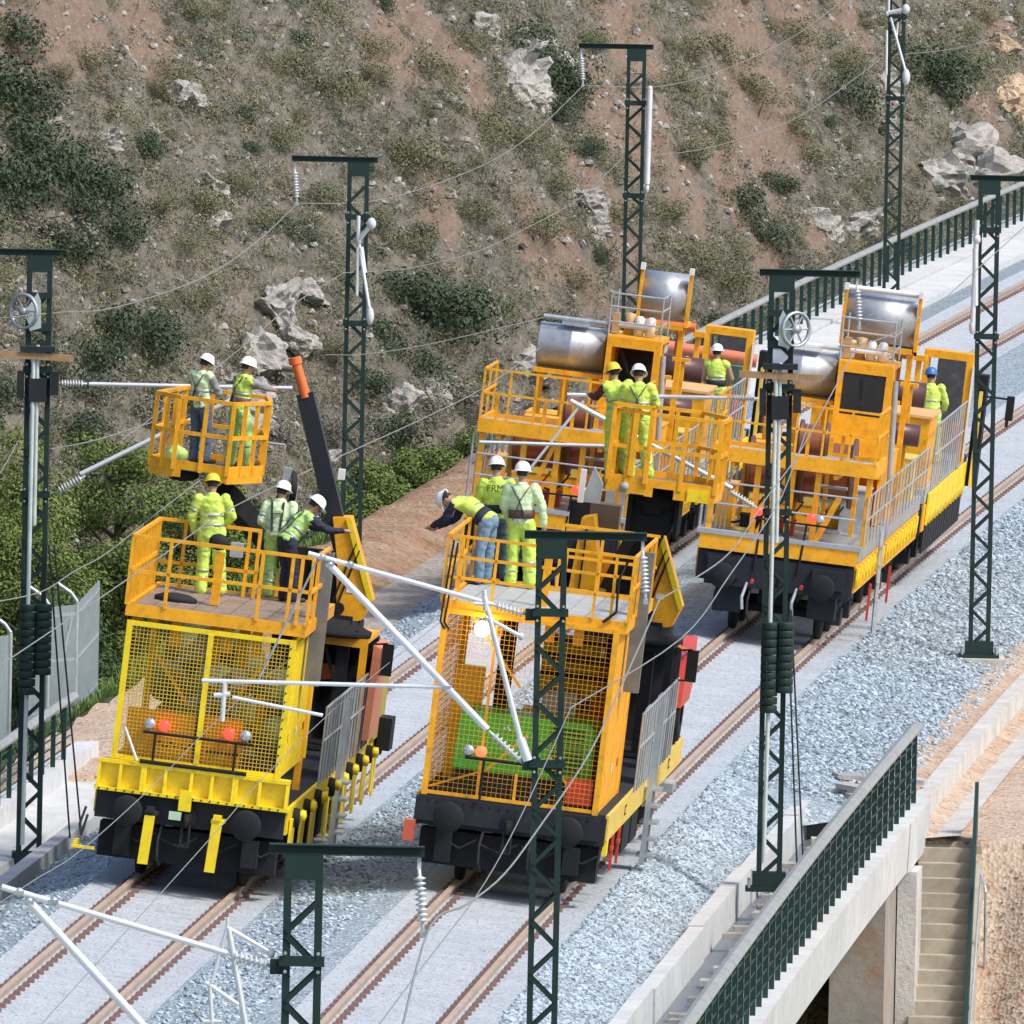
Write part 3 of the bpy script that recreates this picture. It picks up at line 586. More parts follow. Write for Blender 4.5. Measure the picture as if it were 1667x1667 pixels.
# ---------------------------------------------------------------- pines below the line
def pine_tree(x, y, zb, h, w_, seed, label, m=F_PINE):
    t = thing('pine_tree', label, 'tree', (x, y, zb)); g = random.Random(seed)
    b = MB(); b.tube((0,0,0), (g.uniform(-.2,.2),g.uniform(-.2,.2),h*.85), .16, .05, n=8)
    cs = []; rs = []
    for i in range(34):
        z = h*g.uniform(.28,.97); q = (w_*(1.06-(z/h)**1.8*.8))*g.uniform(.25,.95); a = g.uniform(0,6.28)
        c = (q*math.cos(a), q*math.sin(a), z); cs.append(c); rs.append(g.uniform(.42,.72)*w_*.45)
        if i % 2 == 0: b.tube((0,0,z*.85), c, .05, .015, n=5)
    b.build('trunk', BARK, t)
    V, F = leaf_cloud(cs, rs, 30000, .036, .8, .6, seed); me = np_mesh('crown', V, F, m)
    link('crown', me, t); return t
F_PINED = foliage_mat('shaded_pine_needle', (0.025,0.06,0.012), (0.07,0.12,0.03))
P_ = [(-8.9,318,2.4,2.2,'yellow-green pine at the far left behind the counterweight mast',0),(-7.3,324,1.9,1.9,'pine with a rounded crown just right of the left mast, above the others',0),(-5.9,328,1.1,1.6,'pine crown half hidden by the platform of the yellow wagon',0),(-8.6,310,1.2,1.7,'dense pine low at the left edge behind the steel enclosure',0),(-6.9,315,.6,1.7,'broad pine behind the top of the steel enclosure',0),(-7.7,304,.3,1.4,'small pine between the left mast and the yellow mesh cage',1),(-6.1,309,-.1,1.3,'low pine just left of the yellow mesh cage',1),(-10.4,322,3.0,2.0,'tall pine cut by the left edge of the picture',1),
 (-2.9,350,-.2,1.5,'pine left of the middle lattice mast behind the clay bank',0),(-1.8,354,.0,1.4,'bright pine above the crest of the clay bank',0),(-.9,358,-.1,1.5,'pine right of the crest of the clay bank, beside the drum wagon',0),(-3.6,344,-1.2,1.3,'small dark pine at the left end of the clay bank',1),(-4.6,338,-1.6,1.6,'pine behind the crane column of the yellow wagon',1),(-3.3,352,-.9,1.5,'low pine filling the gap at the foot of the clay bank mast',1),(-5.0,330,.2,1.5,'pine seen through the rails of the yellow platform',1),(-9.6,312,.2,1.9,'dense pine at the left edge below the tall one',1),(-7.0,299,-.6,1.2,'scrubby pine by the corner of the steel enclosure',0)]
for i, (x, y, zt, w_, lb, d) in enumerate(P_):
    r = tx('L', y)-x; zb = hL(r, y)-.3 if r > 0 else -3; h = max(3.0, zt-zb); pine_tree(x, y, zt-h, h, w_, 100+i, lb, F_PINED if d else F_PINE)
V = []; F = []; k = 0
for i in range(9000):
    Y = rng.uniform(284, 330); r = 5.6+7*rng.random()**1.5; x = tx('L',Y)-r; z = hL(r, Y)
    for q in range(5):
        a = rng.uniform(0,6.28); c, s_ = math.cos(a), math.sin(a); s = rng.uniform(.12,.3)
        V.append(np.array([(x-.03*s_,Y+.03*c,z-.03),(x+.03*s_,Y-.03*c,z-.03),(x+s*.6*c,Y+s*.6*s_,z+s)])); F.append(np.array([(0,1,2)])+k); k += 3
F_GR = foliage_mat('green_grass', (0.05,0.11,0.015), (0.13,0.20,0.035))
o = bpy.data.objects.new('grass', np_mesh('grass', np.concatenate(V), np.concatenate(F), F_GR)); COL.objects.link(o); tag(o, 'rough green grass on the slope below the left walkway', 'grass', kind='stuff')
# ---------------------------------------------------------------- building blocks of the works trains (all in the canted frame of the vehicle)
def stem_(n): return n.split('.')[0]
def adopt(t, host, kids):
    hs = [c for c in t.children if stem_(c.name) == host and c.type == 'MESH']
    if not hs: return
    h = min(hs, key=lambda c: c.name)
    for c in list(t.children):
        if c is not h and stem_(c.name) in kids: c.parent = h
def box(name, m, p, x0, x1, y0, y1, z0, z1): return MB().box(x0,x1,y0,y1,z0,z1).build(name, m, p)
def rails_run(p, pts, zs, w_, m, names=('top_rail','mid_rail'), posts=None, zfoot=0, postw=None, tube=False):
    if tube: names = ('gangway_rail','gangway_rail')
    for i, z in enumerate(zs):
        b = MB()
        for a, c in zip(pts[:-1], pts[1:]):
            if tube: b.tube((*a,z), (*c,z), w_/2, n=8)
            else: b.beam((*a,z), (*c,z), w_, w_)
        b.build(names[0] if i == 0 else names[1], m, p)
    for (x, y) in (posts or []):
        pw = postw or w_; b = MB()
        if tube: b.tube((x,y,zfoot),(x,y,zs[0]),pw/2,n=8)
        else: b.box(x-pw/2,x+pw/2,y-pw/2,y+pw/2,zfoot,zs[0]-w_/2)
        b.build('gangway_post' if tube else 'post', m, p)
def lerp(a, b, t): return (a[0]+(b[0]-a[0])*t, a[1]+(b[1]-a[1])*t)
def along(a, b, n, ends=True): return [lerp(a, b, i/(n-1)) for i in range(n)] if ends else [lerp(a, b, (i+1)/(n+1)) for i in range(n)]
def wheelset(p, y):
    for s in (-1, 1):
        w_ = MB(); w_.lathe([(.06,-.07),(.40,-.07),(.44,-.04),(.44,-.02),(.42,.06),(.30,.04),(.14,.02),(.10,.10),(.0,.10)], (s*.75,y,.42), (s,0,0), 24); w_.build('wheel', BLACK, p)
        MB().box(s*1.02-.10, s*1.02+.10, y-.2, y+.2, .28, .58).build('axle_box', DGREY, p)
        b = MB(); b.box(s*1.02-.05, s*1.02+.05, y-.75, y+.75, .58, .68); b.box(s*1.02-.05,s*1.02+.05,y-.5,y+.5,.52,.575); b.build('leaf_spring', BLACK, p)
    MB().tube((-.75,y,.42),(.75,y,.42),.08,n=10).build('axle', DGREY, p)
def buffers(p, y, z=1.05, m=BLACK, head=.225):
    for s in (-1, 1):
        b = MB(); b.lathe([(.0,-.50),(head*.85,-.50),(head,-.47),(head,-.44),(.09,-.42),(.09,-.2),(.13,-.2),(.15,0)], (s*.87,y,z), (0,1,0), 20); b.build('buffer', m, p)
def hook(p, y):
    b = MB(); b.box(-.10,.10,y-.10,y,.92,1.14); b.box(-.04,.04,y-.34,y-.10,.98,1.08); b.lathe([(.03,-.03),(.09,-.03),(.09,.03),(.03,.03)], (0,y-.36,.98), (1,0,0), 12); b.build('coupling_hook', BLACK, p)
    b = MB(); b.path([(-.05,y-.36,.95),(-.06,y-.38,.62),(.06,y-.38,.62),(.05,y-.36,.95)], .022); b.build('coupling_link', BLACK, p)
    for s in (-.38, .34):
        b = MB(); b.path([(s,y-.02,.86),(s-.02,y-.22,.66),(s,y-.30,.42),(s+.04,y-.22,.30)], .022); b.build('brake_hose', RUBBER, p)
def underframe(p, y0, y1, axles, sidem, headm, z=(.95,1.27), hw=1.38, deckm=None):
    b = MB()
    for s in (-1, 1): b.box(s*1.12-.08, s*1.12+.08, y0+.12, y1-.12, z[0]-.1, z[1])
    for k in range(int((y1-y0)/1.6)): b.box(-1.04, 1.04, y0+.8+k*1.6, y0+.92+k*1.6, z[0], z[1]-.02)
    b.box(-.3,.3,y0+.8,y1-.8,.55,.92); b.build('underframe', BLACK, p)
    for y in (y0, y1-.12): box('headstock', headm, p, -hw, hw, y, y+.12, z[0]-.08, z[1])
    for s in (-1, 1): box('side_sill', sidem, p, s*hw-.03*s, s*(hw+.03), y0+.10, y1-.10, z[0]-.02, z[1]+.04)
    box('deck', deckm or DGREY, p, -hw+.02, hw-.02, y0+.005, y1-.005, z[1]+.002, z[1]+.05)
    for a in axles: wheelset(p, a)
    buffers(p, y0); hook(p, y0)
def lamp(p, name, c, r, m, rim=None):
    b = MB(); b.lathe([(0,-.05),(r*.7,-.045),(r,-.01),(r,.05),(r*.6,.10),(0,.12)], c, (0,1,0), 16); b.build(name, m, p)
def mesh_panel(p, name, x0, x1, z0, z1, y, pitch, m, t=.011, axis='y'):
    b = MB(); n = int((x1-x0)/pitch); k = int((z1-z0)/pitch)
    for i in range(1, n):
        x = x0+(x1-x0)*i/n; b.box(x-t/2, x+t/2, y-t/2, y+t/2, z0, z1) if axis == 'y' else b.box(y-t/2, y+t/2, x-t/2, x+t/2, z0, z1)
    for j in range(1, k):
        z = z0+(z1-z0)*j/k; b.box(x0, x1, y-t/2-.003, y+t/2+.003, z-t/2, z+t/2) if axis == 'y' else b.box(y-t/2-.003, y+t/2+.003, x0, x1, z-t/2, z+t/2)
    return b.build(name, m, p)
def cable(p, name, pts, r, m, n=5): return MB().path(pts, r, n).build(name, m, p)
def sag(a, b, s, n=14):
    a = Vector(a); b = Vector(b); return [a.lerp(b, i/n)-Vector((0,0,s*4*(i/n)*(1-i/n))) for i in range(n+1)]

# ---------------------------------------------------------------- the two crane wagons with mesh cages and platforms
def crane_wagon(T, Y0, kind):
    yl = kind == 'yellow'
    t = thing('crane_wagon', 'bright yellow mesh fronted rail crane wagon on the left track' if yl else 'orange mesh fronted rail crane wagon with a green generator inside, on the right track', 'rail wagon')
    t.matrix_world = tframe(T, Y0)
    C1 = YELLOW if yl else ORANGE
    underframe(t, -1.5, 13.0, (-.1, 1.7, 9.6, 11.4), YELLOW if yl else PALEY, DGREY, deckm=DGREY)
    b = MB(); b.box(-1.3,1.3,-1.3,-.9,.3,.8); b.box(-1.05,-.82,-1.6,-1.3,.36,.86); b.box(.82,1.05,-1.58,-1.3,.4,.8); b.build('brake_gear', BLACK, t)
    zc = 1.74 if yl else 1.30; zt = 3.76 if yl else 4.02
    xl, xr = (-1.19, 1.20) if yl else (-1.30, 1.20)
    yb = 2.3
    if yl:
        # ribbed yellow end beam
        b = MB(); b.box(-1.38,1.40,-1.52,-1.44,1.30,1.70); b.box(-1.42,1.44,-1.66,-1.40,1.28,1.33); b.box(-1.38,1.40,-1.62,-1.36,1.68,1.735); b.build('end_beam', YELLOW, t)
        rib = MB().prism([(-1.655,1.33),(-1.52,1.33),(-1.52,1.68),(-1.615,1.68)], 'x', -.022, .022).mesh('rib', YELLOW)
        for x in (-1.37,-1.06,-.74,-.70,-.40,-.02,.28,.60,.64,.98,1.38): link('rib', rib, t, (x,0,0))
        b = MB(); b.box(-.16,.02,-1.70,-1.62,1.12,1.42); b.build('bracket', YELLOW, t)
        for x, lean in ((-.53,-.03),(.45,-.03)):
            b = MB(); b.prism([(x-.075,1.02),(x+.075,1.02),(x+.075+lean,.31),(x-.075+lean,.31)], 'y', -1.95, -1.92); b.build('marker_board', YELLOW, t)
            b = MB(); b.box(x-.09,x+.09,-1.93,-1.5,1.02,1.07); b.box(x-.06,x+.06,-1.97,-1.90,1.07,1.15); b.build('board_hinge', DGREY if x < 0 else YELLOW, t)
        box('number_plate', mat('pale_green_plate', (.5,.72,.5), .4), t, -.28, -.10, -1.72, -1.70, .98, 1.10)
        b = MB(); b.box(-1.62,-1.28,-1.9,-1.82,.42,.46); b.box(-1.60,-1.55,-1.88,-1.5,.46,.52); b.build('footstep', YELLOW, t)
        cable(t, 'hose', [(-1.5,-1.6,1.0),(-1.55,-1.75,.75),(-1.5,-1.8,.6),(-1.45,-1.7,.9)], .02, DGREY)
    else:
        b = MB(); b.box(-1.40,1.30,-1.56,-1.5,.93,1.285); b.build('end_plate', DGREY, t)
        box('tail_lamp', mat('faded_red_lamp', (.55,.10,.05), .4), t, -1.52, -1.36, -1.72, -1.56, .62, .92)
        b = MB(); b.box(-1.32,1.22,-1.40,yb,1.325,1.40); b.build('floor', DGREY, t)
    # cage frame
    fw = .085
    for x in (xl, xr-.0):
        for y in (-1.46, yb): box('corner_post', C1, t, x-fw/2, x+fw/2, y-fw/2, y+fw/2, zc, zt)
    b = MB(); b.box(xl+fw/2,xr-fw/2,-1.49,-1.43,zt-.07,zt); b.box(xl+fw/2,xr-fw/2,-1.49,-1.43,zc,zc+.07); b.build('front_frame', C1, t)
    if yl: box('centre_post', C1, t, -.035, .045, -1.50, -1.42, zc+.07, zt-.07)
    else:
        box('centre_post', C1, t, -.56, -.52, -1.44, -1.40, zc+.07, zt-.07)
        b = MB(); b.box(-.02,.02,-1.48,-1.44,1.37,1.75); b.build('stub_post', C1, t)
    b = MB(); b.box(xl-.01,xl+.05,-1.4,yb,zt-.06,zt); b.box(xl-.01,xl+.05,-1.4,yb,zc,zc+.06); b.box(xr-.05,xr+.01,-1.4,yb,zt-.06,zt); b.box(xl,xr,yb-.03,yb+.03,zt-.07,zt-.005); b.build('side_frame', C1, t)
    if yl:
        for a, c in ((xl+.05,-.04),(.05,xr-.05)): mesh_panel(t, 'mesh_panel', a, c, zc+.07, zt-.07, -1.46, .054, mat('mesh_dull_yellow', (.66,.44,.03), .5, dirt=(.3,.18,.03)), .0105)
    else:
        mesh_panel(t, 'mesh_panel', xl+.05, xr-.05, zc+.07, zt-.07, -1.46, .070, C1, .0048)
        mesh_panel(t, 'mesh_panel', -1.4, yb, zc+.07, zt-.07, xl, .1, C1, .0055, 'x')
    # right side wall: upright pressed boards
    n = 12; wb = MB().prism([(0,0),(.30,0),(.30,.012),(.26,.035),(.04,.035),(0,.012)], 'z', zc+.01, zt-.07)
    wv = [(p[1], p[0], p[2]) for p in wb.v]; wb.v = wv; wm = wb.mesh('wall_board', C1)
    for i in range(n): link('wall_board', wm, t, (xr-.005, -1.40+i*.305, 0))
    # things behind the mesh
    if yl:
        for x0, x1 in ((-1.08,-.08),(.04,.62)): box('lower_sheet', mat('faded_orange_sheet', (.86,.40,.03), .55, dirt=(.4,.17,.03), dirtamt=.4), t, x0, x1, -1.36, -1.33, zc+.02, 2.50)
        cable(t, 'scrawl', [(-.60+.05*i, -1.37, 2.02+.045*math.sin(i*2.1)+.02*math.cos(i*5)) for i in range(13)], .008, BLACK)
        for k in range(9): box('stencil_mark', BLACK, t, .12+k*.055, .155+k*.055, -1.372, -1.362, 1.96+.015*(k%2), 2.03)
        b = MB(); b.beam((-.82,-1.2,3.35),(-.25,-1.2,2.62),.045); b.beam((.82,-1.2,3.4),(.42,-1.2,2.75),.045); b.build('brace', ORANGE, t)
        for x in (-.12, .30):
            box('lift_leg', ORANGE, t, x-.08, x+.08, .5, .66, 2.7, 3.80); box('leg_sleeve', WHITEP, t, x-.10, x+.10, .42, .70, 2.78, 3.10); box('leg_lower', GREYP, t, x-.06, x+.06, .50, .62, 1.3, 2.78)
        b = MB(); b.prism([(-.62,2.35),(.1,2.95),(.1,2.5),(-.3,2.35)], 'y', 2.0, 2.05); b.build('panel', GREYP, t)
        b = MB()
        for i, (x, y, z, r) in enumerate(((-.8,3.6,1.9,.5),(-.45,4.6,2.3,.6),(-.75,5.8,2.1,.6),(-.2,3.4,1.8,.4),(-.3,6.4,2.6,.6),(-.8,7.2,2.3,.5),(.1,5.2,1.9,.5),(.65,3.8,1.8,.45),(.5,5.4,2.3,.55),(.75,4.6,2.2,.4),(-.9,4.4,2.9,.4),(-.4,5.6,3.1,.45),(-1.0,5.4,3.2,.55),(-.75,6.6,3.3,.5),(-1.05,3.6,2.5,.4))): b.ball((x,y,z), r, 12, .8, 1, .8)
        b.build('tarpaulin_load', mat('olive_tarpaulin', (.07,.09,.03), .7, var=.5, scale=4, bump=.6, bscale=7, dirt=(.2,.2,.17), dirtamt=.5), t)
        b = MB(); b.prism([(-1.0,2.75),(-.55,2.95),(-.1,3.5),(-.5,3.4)], 'y', 3.0, 3.04); b.build('grey_sheet', GREYP, t)
        box('valve_block', ORANGE, t, .62, .74, .2, .4, 2.2, 2.75)
    else:
        g = thing('generator', 'green generator set standing inside the orange mesh cage', 'generator'); g.matrix_world = t.matrix_world @ Matrix.Translation((.02,-1.0,1.40))
        b = MB(); b.prism([(-1.0,.30),(-.96,1.10),(-.90,1.14),(.92,1.14),(1.0,1.08),(1.02,.30)], 'y', 0, 1.3); b.build('housing', GREENG, g)
        box('base', DGREY, g, -.98, 1.0, .02, 1.28, 0, .298)
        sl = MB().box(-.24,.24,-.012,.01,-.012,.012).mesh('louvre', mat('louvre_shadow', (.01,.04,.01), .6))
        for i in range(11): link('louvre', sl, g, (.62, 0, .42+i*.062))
        b = MB()
        for x, z in ((-.32,.93),(-.27,.95),(-.24,.92),(.02,.86),(.10,.86),(.10,.89),(.17,.87)): b.box(x,x+.03,-.006,.002,z,z+.035)
        b.build('badge', WHITEP, g)
        b = MB(); b.box(.74,1.12,-1.42,-1.1,1.41,1.78); b.build('red_tool_box', RED, t)
        lamp(t, 'lit_headlamp', (-.74,-1.55,3.79), .115, LITL)
        pl_ = bpy.data.lights.new('lamp_glow', 'POINT'); pl_.energy = 9; pl_.color = (1,.7,.5); pl_.shadow_soft_size = .08; po = bpy.data.objects.new('lamp_light', pl_); COL.objects.link(po); po.parent = t; po.location = (-.74,-1.72,3.79)
        b = MB(); b.beam((-.90,-1.40,3.95),(-.1,-1.40,3.0),.035); b.beam((-1.25,-1.40,1.42),(-.45,-1.40,1.75),.03); b.beam((-.45,-1.4,1.75),(.1,-1.40,2.35),.03); b.beam((.95,-1.40,1.42),(.45,-1.4,2.05),.035); b.build('brace', ORANGE, t)
        box('orange_sheet', mat('faded_orange_sheet', (.78,.34,.03), .55, dirt=(.3,.12,.03), dirtamt=.5), t, -1.2, -.75, .2, .24, 1.42, 3.1)
        box('cabinet', PALEY, t, -.05, .80, 1.5, 2.2, 2.7, 3.55)
        for z in (3.05, 3.3, 3.55, 3.8): box('shelf', BLACK, t, .0, 1.05, .6, 1.2, z, z+.05)
        box('grey_chest', GREYP, t, .1, .62, .3, .9, 2.45, 2.85)
        b = MB(); b.prism([(.72,2.4),(1.05,2.4),(1.05,3.3),(.80,3.3)], 'y', 1.6, 1.9); b.build('red_panel', ORED, t)
        b = MB(); b.box(-.62,-.40,.6,.8,1.4,3.9); b.build('dark_post', BLACK, t)
        b = MB(); b.box(.0,.5,.3,.8,1.42,2.4); b.box(-.2,.9,1.0,1.4,2.4,2.52); b.build('orange_bracket', ORANGE, t)
    # lamps and bar
    zl = 2.31 if yl else 2.02
    xs = ((-.72,0),(-.51,1),(.44,1),(.68,0)) if yl else ((-.72,0),(-.54,2))
    for x, k in xs: lamp(t, ('white_lamp','red_lamp','orange_lamp')[k], (x,-1.58,zl), .085, (LAMPG, REDL, mat('orange_lamp', (.9,.15,.05), .2, emit=(1,.2,.08), es=.9))[k])
    b = MB()
    if yl: b.tube((-.80,-1.6,2.19),(.80,-1.6,2.19),.022); b.tube((-.80,-1.62,1.76),(.76,-1.62,1.76),.03); b.tube((-.62,-1.6,1.76),(-.62,-1.6,2.19),.018); b.tube((.56,-1.6,1.76),(.56,-1.6,2.19),.018)
    else: b.tube((-.76,-1.6,1.92),(.60,-1.6,1.92),.024); b.tube((-.48,-1.6,1.32),(-.48,-1.6,1.92),.02)
    b.build('lamp_bar', BLACK, t)
    if yl: cable(t, 'pale_stick', [(-1.07,-1.62,2.22),(-.84,-1.64,1.76)], .022, WHITEP)
    # ---- work platform above the cage
    fz = 3.98 if yl else 4.12; tz = 4.98 if yl else 5.08
    px0, px1, py0, py1 = (-1.28, 1.36, -1.46, 2.9) if yl else (-1.38, 1.34, -1.46, 3.4)
    b = MB(); b.box(px0,px1,py0,py0+.06,fz-.16,fz+.02); b.box(px0,px1,py1-.06,py1,fz-.16,fz+.02); b.box(px0,px0+.06,py0+.06,py1-.06,fz-.16,fz+.02); b.box(px1-.06,px1,py0+.06,py1-.06,fz-.16,fz+.02)
    for y in (-.5,.6,1.7): b.box(px0+.06,px1-.06,y,y+.06,fz-.14,fz-.05)
    b.build('platform_frame', ORANGE, t)
    for x in (-.55,.2,.62):
        box('platform_leg', ORANGE, t, x-.07, x+.07, -1.0, -.86, zt-.35, fz-.16)
    for x in (px0+.1, px1-.2): box('platform_leg', ORANGE, t, x, x+.1, 1.6, 1.7, 1.3, fz-.16)
    pm = WOOD if yl else GREYP; nb = 9; wbd = (px1-px0-.16)/nb; bd = MB().box(.006,wbd-.006,py0+.08,py1-.08,-.03,0).mesh('floor_board', mat('brown_deck_board', (.28,.20,.15), .8, var=.35, dirt=(.12,.09,.08), dirtamt=.6) if yl else mat('grey_deck_board', (.40,.41,.40), .7, var=.15, dirt=(.25,.24,.22)))
    for i in range(nb): link('floor_board', bd, t, (px0+.08+i*wbd, 0, fz-.002-.004*(i%2)))
    w_ = .05 if yl else .042
    A, B_, C_, D_ = (px0,py0), (px1,py0), (px1,py1), (px0,py1)
    zm = (tz+fz)/2
    if yl:
        rails_run(t, [A,B_], (tz,zm), w_, ORANGE, posts=[(px0,py0),(-.72,py0),(.62,py0),(1.06,py0),(1.20,py0),(px1,py0)], zfoot=fz)
        rails_run(t, [A,(px0,2.25)], (tz,zm), w_, ORANGE, posts=[(px0,y) for y in (-.9,-.5,-.1,.35,.8,1.25,1.75,2.25)], zfoot=fz, postw=.045)
        rails_run(t, [(px0,2.27),(.22,2.27)], (tz,zm-.12), w_, ORANGE, posts=[(-.9,2.27),(.05,2.27),(.2,2.27)], zfoot=fz)
        rails_run(t, [B_,(px1,.9)], (tz-.02,zm), w_, ORANGE, posts=[(px1,-.6),(px1,.2),(px1,.9)], zfoot=fz)
        b = MB(); b.box(-.22,-.10,.15,.27,fz+.01,fz+.78); b.build('control_post', ORANGE, t)
        b = MB(); b.ball((-.2,.18,fz+.93),.14,10,1.1,.8,.9); b.build('control_cover', RUBBER, t); box('control_box', GREYP, t, -.02,.16,.16,.3,fz+.74,fz+.95)
        b = MB(); b.ball((-.72,.1,fz+.03),.22,10,1.5,.8,.45); b.build('coiled_sack', RUBBER, t)
    else:
        rails_run(t, [A,B_], (tz,tz-.30,zm-.12), w_, ORANGE, posts=[(px0,py0),(-1.16,py0),(-.66,py0),(.35,py0),(.82,py0),(1.08,py0),(px1,py0)], zfoot=fz)
        rails_run(t, [A,(px0,3.3)], (tz,zm), w_, ORANGE, posts=[(px0,y) for y in (-.4,.9,2.1,3.3)], zfoot=fz)
        rails_run(t, [B_,(px1,2.6)], (tz,zm), w_, ORANGE, posts=[(px1,y) for y in (-.9,0,.9,1.8,2.6)], zfoot=fz)
        rails_run(t, [(-.1,3.35),(px1,3.35)], (tz-.02,zm), w_, ORANGE, posts=[(-.1,3.35),(.5,3.35)], zfoot=fz)
        b = MB(); b.box(-.05,.06,-.3,-.2,fz,fz+.9); b.build('control_post', ORANGE, t)
        for x, h in ((-1.30,.9),(-1.24,.86)): cable(t, 'hose', sag((x,-1.5,fz+h),(x-.06,-1.5,fz-.3),.0)+[Vector((x+.02,-1.5,fz-.4))], .016, BLACK)
        cable(t, 'hose', [(1.24,-1.4,tz-.05),(1.14,-1.52,tz-.35),(1.16,-1.52,fz+.15),(.98,-1.5,fz-.02)], .02, BLACK)
        for k in range(12): box('stencil_mark', WHITEP, t, .32+k*.045, .345+k*.045+.01*(k%3==0), -.32, -.28+.02*(k%2), fz+.002, fz+.006)
    # grey upright channel (mast guide) at the rear right corner of the platform
    b = MB(); b.box(1.28,1.50,.1,.16,3.0,tz-.02); b.box(1.28,1.31,.16,.30,3.0,tz-.02); b.box(1.47,1.50,.16,.30,3.0,tz-.02); b.build('guide_channel', mat('weathered_grey_steel', (.17,.17,.16), .6, var=.3, dirt=(.08,.07,.06)), t)
    # ---- grey side gangway: stanchions, gates and steps
    rails_run(t, [(1.46,2.5),(1.46,9.4)], (2.50,2.0), .04, GALV, posts=[(1.46,2.5+i*.46) for i in range(16)], zfoot=1.33, tube=True, postw=.035)
    for y0, y1 in ((4.0,5.0),(6.4,7.2)):
        b = MB(); b.box(1.38,1.41,y0,y1,1.35,2.45); b.build('gate_panel', GREYP, t)
    b = MB()
    for k in range(5): b.box(1.40,1.66,5.35,5.85,1.15-.25*k-.02,1.15-.25*k+.02)
    b.build('ladder_rung', GALV, t)
    for y in (5.33,5.87): box('ladder_stile', GALV, t, 1.46, 1.54, y-.02, y+.02, .02, 2.4)
    # ---- hanging gear under the right sill
    fl = MB().box(-.015,.015,-.13,.13,-.66,.02).mesh('stripe_plate', YELLOW if yl else RED); hu = MB().lathe([(.0,-.08),(.13,-.07),(.15,0),(.13,.07),(0,.08)], (0,0,0), (1,0,0), 14).mesh('cylinder_head', BLACK); hy = MB().lathe([(.0,-.1),(.06,-.09),(.08,-.03),(.08,.03),(0,.05)], (0,0,0), (1,0,0), 12).mesh('cylinder_cap', YELLOW)
    for y in (2.6,4.2,7.4): box('under_locker', BLACK, t, 1.02, 1.36, y, y+1.3, .42, .90)
    if yl:
        for y in (-1.0,.6,2.3,4.4,5.6,7.2,8.8,10.4,12.0):
            link('stripe_plate', fl, t, (1.44,y,1.12)); link('stripe_plate', fl, t, (1.40,y+.8,.98)); link('cylinder_head', hu, t, (1.44,y+.5,1.12)); link('cylinder_cap', hy, t, (1.56,y+.5,1.16))
        box('yellow_locker', mat('dull_yellow_paint', (.45,.36,.03), .55, dirt=GRIME), t, 1.18, 1.46, 11.2, 12.9, 1.3, 2.35)
        b = MB(); b.box(1.46,1.66,12.0,12.6,1.1,1.6); b.build('rear_gear', BLACK, t)
    else:
        for y in (-.3, .9): 
            b = MB(); b.box(1.40,1.44,y-.03,y+.03,.42,.95); b.box(1.40,1.44,y-.16,y+.16,.72,.78); b.build('brake_handle', RED, t)
        b = MB(); b.box(1.36,1.42,-1.4,-1.1,.72,.95); b.build('sill_foot', YELLOW, t)
        sq = MB().box(-.004,.004,-.16,.16,-.075,.075).mesh('sill_mark', BLACK); 
        for y in (1.8, 10.2): link('sill_mark', sq, t, (1.412,y,1.13))
        sq2 = MB().box(-.004,.004,-.09,.09,-.04,.04).mesh('sill_mark', PALEY)
        for y in (1.8, 10.2): link('sill_mark', sq2, t, (1.418,y,1.13))
        b = MB(); b.box(1.1,1.55,9.6,10.4,.75,.88); b.build('grey_step', GREYP, t)
    # ---- truck cab at the rear
    cx0, cx1 = (.62, 1.46) if yl else (.58, 1.40); cy = 8.1
    CC = ORANGE if yl else BLACK
    b = MB(); b.box(cx0,cx1,cy+.05,cy+2.2,1.34,1.40); b.box(cx0,cx0+.08,cy+.05,cy+2.2,1.40,3.0); b.box(cx0,cx1,cy+2.12,cy+2.2,1.40,3.0); b.box(cx1-.05,cx1,cy+1.2,cy+2.1,1.4,2.3); b.build('cab_shell', mat('cab_interior_dark', (.02,.02,.028), .6), t)
    b = MB(); b.box(cx0,cx1+.02,cy,cy+.06,2.95,3.08); b.box(cx0,cx0+.1,cy,cy+.06,1.34,2.95); b.box(cx1-.09,cx1+.02,cy,cy+.06,1.34,2.95); b.box(cx0,cx1,cy+.06,cy+2.2,3.0,3.07); b.build('cab_frame', CC, t)
    b = MB(); b.beam((cx0+.2,cy+.1,2.95),(cx1-.4,cy+.1,2.3),.05); b.box(cx1-.45,cx1-.27,cy+.1,cy+.3,1.4,2.95); b.build('cab_strut', BLACK, t)
    b = MB(); b.prism([(cx0+.12,2.35),(cx1-.35,2.42),(cx1-.5,2.60),(cx0+.12,2.62)], 'y', cy+.5, cy+.56); b.build('dashboard', ORED if yl else DGREY, t)
    if yl: 
        b = MB(); b.prism([(cx1+.02,1.5),(cx1+.12,1.5),(cx1+.16,2.9),(cx1+.04,2.95)], 'y', cy+.8, cy+2.3); b.build('cab_door', mat('salmon_paint', (.72,.25,.12), .45, dirt=GRIME), t)
    else:
        b = MB(); b.prism([(10.6,1.95),(12.4,1.95),(12.9,2.25),(12.6,2.9),(11.0,2.7)], 'x', 1.28, 1.46); b.build('red_mudguard', RED, t)
        b = MB(); b.lathe([(.2,-.12),(.44,-.12),(.47,-.06),(.47,.06),(.44,.12),(.2,.12)], (1.30,11.6,1.80), (1,0,0), 22); b.build('tyre', RUBBER, t)
        b = MB(); b.beam((1.3,9.2,3.05),(1.45,11.3,2.75),.05); b.build('red_bar', ORED, t)
    b = MB(); b.box(cx1+.17,cx1+.34,cy+.9,cy+.98,2.5,2.98); b.tube((cx1,cy+.9,2.95),(cx1+.24,cy+.9,2.99),.015); b.tube((cx1,cy+.9,2.5),(cx1+.24,cy+.9,2.52),.015); b.build('wing_mirror', BLACK, t)
